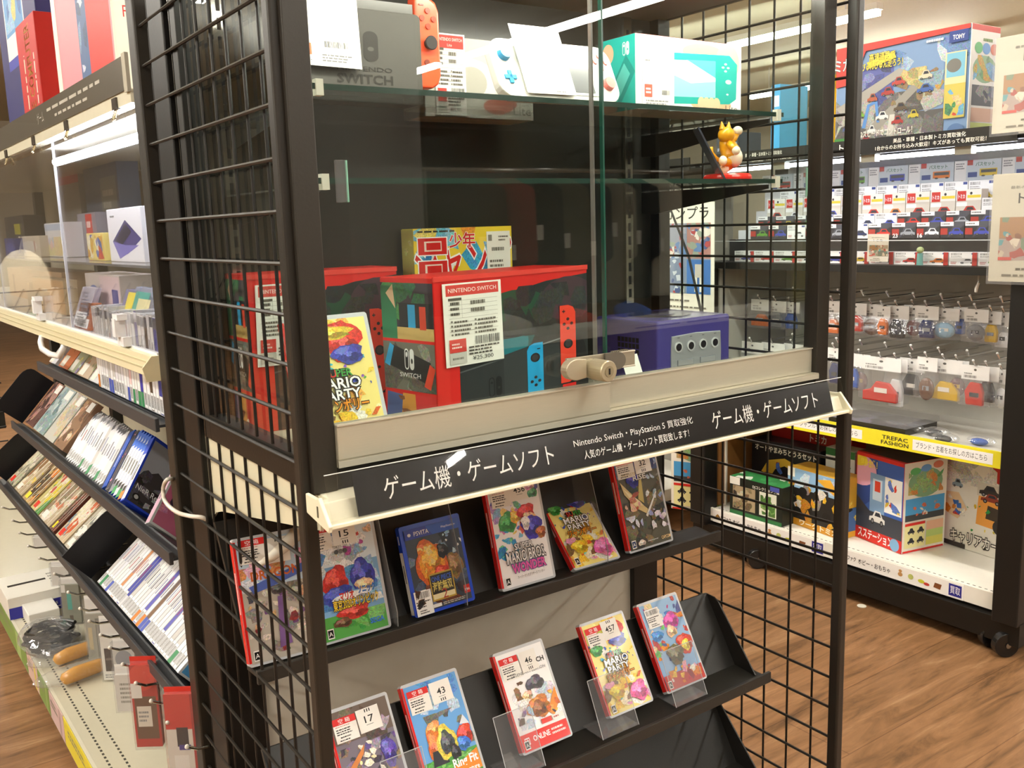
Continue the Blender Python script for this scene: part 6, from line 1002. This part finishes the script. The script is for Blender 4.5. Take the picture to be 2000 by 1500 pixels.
MAPS = [('r', 0, 0, 1, 1, '#ece7da'), ('r', .02, .0, .98, .02, '#cf2a22'), ('e', .5, .76, .4, .16, '#7fa886'), ('x', 15, 16, ['#b9a06a', '#5f9a62', '#6f9cc4', '#c98a4a', '#8fb27a'], (.1, .64, .92, .92), (.06, .14)), ('e', .25, .9, .12, .04, '#5fae6a'), ('e', .5, .92, .12, .04, '#6a9ad0'), ('e', .78, .94, .12, .04, '#d9826a'), ('r', .05, .35, .96, .6, '#4a9ad2'), ('r', .05, .35, .96, .42, '#3a3e44'), ('x', 16, 10, ['#e9e6e0', '#4a55a8', '#8d92a4', '#c96a4a'], (.15, .4, .92, .54), (.04, .09)), ('r', .05, .05, .52, .32, '#efe8a8')]+[s for a, b in ((.12, .2), (.34, .2), (.12, .09), (.34, .09)) for s in cararr(a, b, .16, .07, '#24262a')]+[('r', .05, .3, .52, .33, '#cf2a22'), ('r', .55, .22, .95, .32, '#e8b89a'), ('r', .55, .14, .95, .22, '#b9d07a'), ('r', .55, .05, .95, .14, '#dcd66a')]
q0, q1, q2 = at(1760, 1083, z=DZ), at(1670, 1047, z=DZ), at(1846, 1066, z=DZ)
yw = math.degrees(math.atan2(q0.y-q1.y, q0.x-q1.x))
carton('play_set_box', 'red topped station play set box standing at an angle on the white deck', q1.x, q1.y, DZ, (q0-q1).length, (q2-q0).length, .25, yw, {'front': STN, 'right': MAPS, 'top': [('r', 0, 0, 1, 1, '#3a3230'), ('r', 0, 0, 1, .06, '#cf2a22')]}, '#d42c24', 'toy box')
CON = [('r', 0, 0, 1, 1, '#232120'), ('r', 0, .66, 1, 1, '#8fb8dc'), ('x', 2, 6, ['#cfe0ec', '#b9cfe2'], (0, .7, 1, 1), (.1, .2)), ('x', 3, 26, ['#d9a02c', '#e8b83a', '#b9812a', '#2a2826', '#8d8a84', '#e9e4d8'], (0, .12, 1, .74), (.05, .13)), ('p', [(.55, .9), (.8, .96), (.98, .72), (.9, .7)], '#e8b03a'), ('e', .3, .62, .08, .08, '#1c1a18'), ('e', .75, .3, .08, .08, '#1c1a18'), ('e', .2, .25, .08, .08, '#1c1a18'), ('r', 0, 0, 1, .12, '#c98e2a'), ('t', 'ワークトミカ', .6, .03, .08, '#f4ecd8', .7, .03), ('r', .0, .84, .14, 1, '#f3f1ea')]
q1, q0, q2 = at(1537, 1018, z=DZ), at(1641, 1055, z=DZ), at(1667, 1040, z=DZ); yw = math.degrees(math.atan2(q0.y-q1.y, q0.x-q1.x))
carton('toy_box', 'black and yellow construction vehicle box left of the station box', q1.x, q1.y, DZ, (q0-q1).length, .085, .172, yw, {'front': CON, 'right': [('r', 0, 0, 1, 1, '#d9a83a'), ('r', .1, .1, .9, .5, '#4a6a9c'), ('x', 4, 8, ['#2a2826', '#e8c05a'], (.1, .1, .9, .9), (.08, .16))], 'top': [('r', 0, 0, 1, 1, '#d9a83a')]}, '#d9a83a', 'toy box')
q1, q0 = at(1425, 1000, z=DZ), at(1527, 1030, z=DZ); yw = math.degrees(math.atan2(q0.y-q1.y, q0.x-q1.x))
GRN = [('r', 0, 0, 1, 1, '#1c221c'), ('r', .0, .0, 1, .1, '#2f6a3a'), ('r', .06, .16, .5, .78, '#a9987a'), ('x', 3, 12, ['#6a5a44', '#c9bfa8', '#3a3630', '#8d7c5e'], (.07, .17, .5, .77), (.05, .1)), ('r', .58, .16, .9, .78, '#e4e8d8'), ('x', 4, 14, ['#4f7a3a', '#7aa05a', '#355a2c'], (.6, .18, .88, .7), (.05, .1)), ('t', 'DJコレクション倉庫', .7, .82, .07, '#e9e9e0', .5, .02), ('r', 0, .8, .2, 1, '#efece2'), ('r', .78, .86, .95, .98, '#4a55a8')]
carton('toy_box', 'green topped black box with a garden window picture on the deck', q1.x, q1.y, DZ, (q0-q1).length, .08, .118, yw, {'front': GRN, 'top': [('r', 0, 0, 1, 1, '#2f7a42'), ('x', 3, 6, ['#3f8e52', '#e0e8da'], (0, 0, 1, 1), (.06, .14))]}, '#1c221c', 'toy box')
RD = [('r', 0, 0, 1, 1, '#17161a'), ('t', 'オートやまみちどうろセット', .5, .84, .08, '#efe9dc', .9, .03), ('p', [(.15, .5), (.25, .7), (.5, .78), (.72, .7), (.9, .4), (.8, .38), (.66, .6), (.5, .66), (.36, .58), (.3, .46)], '#d9b23a'), ('p', [(.6, .72), (.95, .5), (1, .2), (.88, .2), (.8, .5)], '#3f7a46'), ('x', 5, 12, ['#7a4434', '#2f8a4a', '#b03a2e', '#4a6ab4'], (.2, .2, .9, .7), (.03, .07)), ('r', .2, .2, .8, .5, '#5a3a30')]
carton('toy_box', 'tall black box with a yellow hill road set behind the green topped box', 1.92, 1.112, DZ, .26, .07, .205, -90, {'front': RD}, '#17161a', 'toy box')
carton('toy_box', 'dark red lidded box at the back of the deck under the yellow label', 2.0, 1.10, DZ, .3, .07, .255, -90, {'front': [('r', 0, 0, 1, 1, '#a8241e'), ('r', 0, 0, 1, .6, '#3a1614'), ('t', 'トミカ', .6, .82, .08, '#f2e9e0', .2, .03)]}, '#a8241e', 'toy box')
carton('toy_box', 'green and white box behind the construction vehicle box', 1.93, .84, DZ, .1, .06, .222, -90, {'front': [('r', 0, 0, 1, 1, '#e4e6de'), ('r', 0, .9, 1, 1, '#2f7a46'), ('p', [(.3, .4), (.9, .2), (.95, .6), (.4, .85)], '#2f8a52'), ('x', 6, 8, ['#7a4a3a', '#3f9a5a', '#c9c4b4'], (0, .1, 1, .9), (.08, .16))]}, '#dfe2da', 'toy box')
carton('toy_box', 'red box with a white price tag behind the construction vehicle box', 1.93, .735, DZ, .12, .06, .226, -90, {'front': [('r', 0, 0, 1, 1, '#c8302a'), ('r', .1, .62, .36, .96, '#f1eee6'), ('l', .13, .66, .33, .92, 4, '#555'), ('t', 'ミカ', .68, .72, .14, '#f4efe6', .34, .04)]}, '#c8302a', 'toy box')
carton('play_set_box', 'map sided white play set box at the left end of the deck', 1.735, 1.29, .100, .185, .16, .27, -66, {'front': MAPS}, '#ece7da', 'toy box')
CAR = [('r', 0, 0, 1, 1, '#f0ece2'), ('p', [(.55, .78), (1, .66), (1, 1), (.5, 1)], '#b8281e'), ('x', 7, 12, ['#dcd9d2', '#c9c6c0', '#e6e3dc'], (0, .68, .6, 1), (.08, .2)), ('p', [(.4, .3), (.75, .28), (.8, .6), (.42, .66)], '#e8a04a'), ('p', [(.5, .38), (.66, .37), (.66, .5), (.52, .52)], '#3a3028'), ('e', .66, .32, .08, .08, '#2a2624'), ('r', .4, .6, .98, .74, '#d9d4c8')]+cararr(.42, .6, .22, .12, '#3a3634')+cararr(.44, .54, .22, .1, '#8a3a2a')+cararr(.74, .62, .24, .12, '#2c4a9c')+cararr(.7, .16, .14, .12, '#c8424a')+cararr(.12, .62, .12, .1, '#8aa0b4')+[('p', [(.02, .36), (.2, .3), (.3, .42), (.2, .58), (.04, .56)], '#e8c9a0'), ('x', 9, 10, ['#3f6ab4', '#d9802c', '#c8402e', '#efe9dc'], (.04, .34, .28, .56), (.03, .06)), ('x', 8, 10, ['#5a9a3a', '#c8342a', '#d9b93a', '#2f8a46'], (.3, .2, .9, .5), (.015, .03)), ('t', 'キャリアカー&カーゴ', .56, .07, .1, '#2a2622', .86, .085), ('t', 'キャリアカー&カーゴ', .56, .07, .1, '#fbf7ee', .86, .015), ('r', .0, .0, .3, .05, '#3a3432')]
carton('play_set_box', 'white play set box with an orange carrier truck at the right of the deck', 2.0, .515, DZ, .27, .075, .265, -97, {'front': CAR, 'top': [('r', 0, 0, 1, 1, '#d9d4c8')]}, '#ece8de', 'toy box')
k = thing('coin', at(1683, 1184, z=.0015), 'pale round tag lying on the floor by the toy rack', 'tag'); q = at(1683, 1184, z=0)
part('disc', M().tube([(q.x, q.y, 0), (q.x, q.y, .0015)], .012, 'matte', '#cfcabb', 18), k)
# second bay further down the aisle with the kit poster
t = thing('toy_shelf_rack', (1.95, 1.75, 0), 'second black rack further down the aisle behind the mesh panel', 'shelf rack')
for y in (1.39, 2.2): part('post', M().box(1.72, 1.77, y-.025, y+.025, 0, 1.2, 'powder', '#131110'), t)
part('back_panel', M().box(2.09, 2.10, 1.36, 2.25, 0, 1.2, 'matte', '#8d8b85'), t); part('deck', M().box(1.75, 2.09, 1.38, 2.25, .09, .13, 'gloss', '#e6e3d8'), t); part('shelf', M().box(1.75, 2.09, 1.38, 2.25, .62, .64, 'gloss', '#bdbab2'), t)
part('top', M().box(1.75, 2.1, 1.2, 2.25, 1.19, 1.2, 'powder', '#141311'), t)
h = thing('header_sign', (FX, 1.7, 1.186), 'black header sign on the second rack down the aisle', 'sign'); part('board', M().box(FX-.004, FX, 1.22, 2.2, 1.184, 1.222, 'gloss', '#1d1c1a'), h); part('lettering', M().art((FX-.004, 2.2, 1.184), NY*.98, Z*.038, [('l', .3, .55, .6, .8, 1, '#e0dccf'), ('l', .25, .2, .7, .42, 1, '#e0dccf'), ('t', 'トミカ', .85, .3, .4, '#eee8da', .08, .01)]), h, 'white lettering')
GP = [('t', 'ガンプラ', .5, .86, .09, '#3a3834', .8, .01), ('r', .06, .18, .94, .82, '#7d8fa8'), ('r', .06, .5, .5, .82, '#8d8fa0'), ('r', .52, .5, .94, .82, '#a87a74'), ('r', .06, .18, .5, .49, '#7a86a0'), ('r', .52, .18, .94, .49, '#3f6fb4'), ('x', 8, 40, ['#b9c4d4', '#4a5a88', '#d8d2ca', '#a8484a', '#5f7fb0', '#8f9a8e'], (.06, .5, .94, .82), (.03, .09)), ('x', 9, 16, ['#c4cbd8', '#4a5a88', '#a8484a', '#8f9a8e'], (.06, .18, .5, .49), (.03, .09)), ('r', .66, .2, .71, .34, '#e6e4de'), ('r', .75, .2, .8, .34, '#e6e4de'), ('r', .67, .33, .79, .45, '#c9c4bc'), ('l', .2, .1, .8, .13, 1, '#66625a'), ('l', .1, .04, .9, .07, 1, '#66625a')]
k = thing('paper_poster', (1.69, 1.22, .755), 'white kit poster with a blue picture panel seen through the right mesh', 'poster'); part('sheet', M().box(1.69, 1.6915, 1.065, 1.295, .755, 1.085, 'matte', '#e4e1d6'), k); part('print', M().art((1.69, 1.295, .755), NY*.23, Z*.33, GP, 'matte'), k)
part('strut', M().tube([at(1303, 392, x=1.66), at(1345, 500, x=1.66), at(1370, 612, x=1.66)], .004, 'powder', '#1a1a1c', 8), k, 'black support strut')
carton('toy_box', 'slim blue box standing on top behind the right glass of the showcase', 1.80, .955, 1.2005, .03, .12, .2, -90, {'front': [('r', 0, 0, 1, 1, '#3f9ad0'), ('r', .3, .7, .9, .85, '#dfeaf2')]}, '#3f9ad0', 'toy box')
carton('figure_box', 'dark windowed figure box on top of the second rack', 1.80, 1.16, 1.2005, .085, .1, .085, -90, {'front': [('r', 0, 0, 1, 1, '#33353a'), ('x', 3, 10, ['#b9bcc4', '#6a6e78', '#8d90a0'], (.05, .1, .95, .95), (.06, .14))]}, '#33353a', 'toy box')
# ------------------------------------------------------------------ clothes corner behind the viewer, seen only as reflections in the glass
solo('trim_1', M().box(1.55, 1.95, -3.6, -3.2, 0, 2.55, 'matte', '#8d8a84'), kind='structure')
t = thing('clothes_rail', (2.9, -3.3, 0), 'long chrome clothes rail behind the viewer', 'clothes rail')
part('rail', M().tube([(2.0, -3.3, 1.32), (4.4, -3.3, 1.32)], .014, 'chrome', '#c9c6c0', 10), t)
for x in (2.02, 4.38): part('leg', M().tube([(x, -3.3, 0), (x, -3.3, 1.32)], .014, 'chrome', '#c9c6c0', 10), t)
GC = ['#24221f', '#3a2a22', '#7a2a26', '#1c1e22', '#5a5648', '#2c3038', '#8d8676', '#23262c', '#c9c2b0', '#2a2622', '#3c4436', '#1d1d20']
for i, c in enumerate(GC):
    x = 2.12+.185*i; k = thing('garment', (x, -3.3, .55), ('black brown', 'brown', 'red', 'black', 'khaki', 'slate', 'pale tan', 'dark blue', 'cream', 'dark brown', 'olive', 'inky black')[i]+' garment on the clothes rail behind the viewer', 'garment')
    q = [(-.08, .5), (.08, .5), (.19, .44), (.2, .05), (.15, .03), (.14, -.2), (-.14, -.2), (-.15, .03), (-.2, .05), (-.19, .44)]
    a = V((.8, .6, 0)); part('cloth', M().prism(q, (x, -3.33, .78), a, Z, V((-.6, .8, 0))*.06, 'cloth', c), k, bevel=.02)
    part('hanger_hook', M().tube([(x, -3.3, 1.28), (x, -3.3, 1.31), (x+.012, -3.3, 1.335), (x+.02, -3.3, 1.325)], .003, 'chrome', '#bbb', 6), k); part('tag', M().box(x-.03, x+.03, -3.235, -3.232, .95-.05*(i % 3), 1.03-.05*(i % 3), 'matte', '#e4e0d4'), k, 'white price tag')
t = thing('shoe_shelf', (3.2, -3.0, 0), 'low white shelf of shoes behind the viewer', 'shelf rack')
part('board', M().box(2.0, 4.4, -3.1, -2.75, .46, .5, 'matte', '#dad6ca'), t); part('body', M().box(2.0, 4.4, -3.1, -2.8, 0, .46, 'matte', '#2c2a28'), t); part('label_strip', M().art((4.4, -2.748, .462), V((-2.4, 0, 0)), Z*.036, [('r', 0, 0, 1, 1, '#e4e1d8'), ('l', .05, .3, .95, .7, 1, '#6a665e')]), t)
for i, c in enumerate(('#d9d4c8', '#c9402e', '#3f62b4', '#e6e2d8', '#2a2a2c')):
    x = 2.25+.42*i; k = thing('shoe', (x, -2.92, .5), ('cream', 'red', 'blue', 'white', 'black')[i]+' shoe on the low shelf behind the viewer', 'shoe')
    part('sole', M().prism(rr(.28, .1, .045), (x-.14, -2.97, .501), X, Y, Z*.025, 'matte', '#e9e6de'), k); part('upper', M().tube([(x-.1, -2.92, .55), (x-.04, -2.92, .56), (x+.05, -2.92, .545), (x+.12, -2.92, .535)], [.045, .05, .04, .02], 'cloth', c, 12), k, smooth=True)
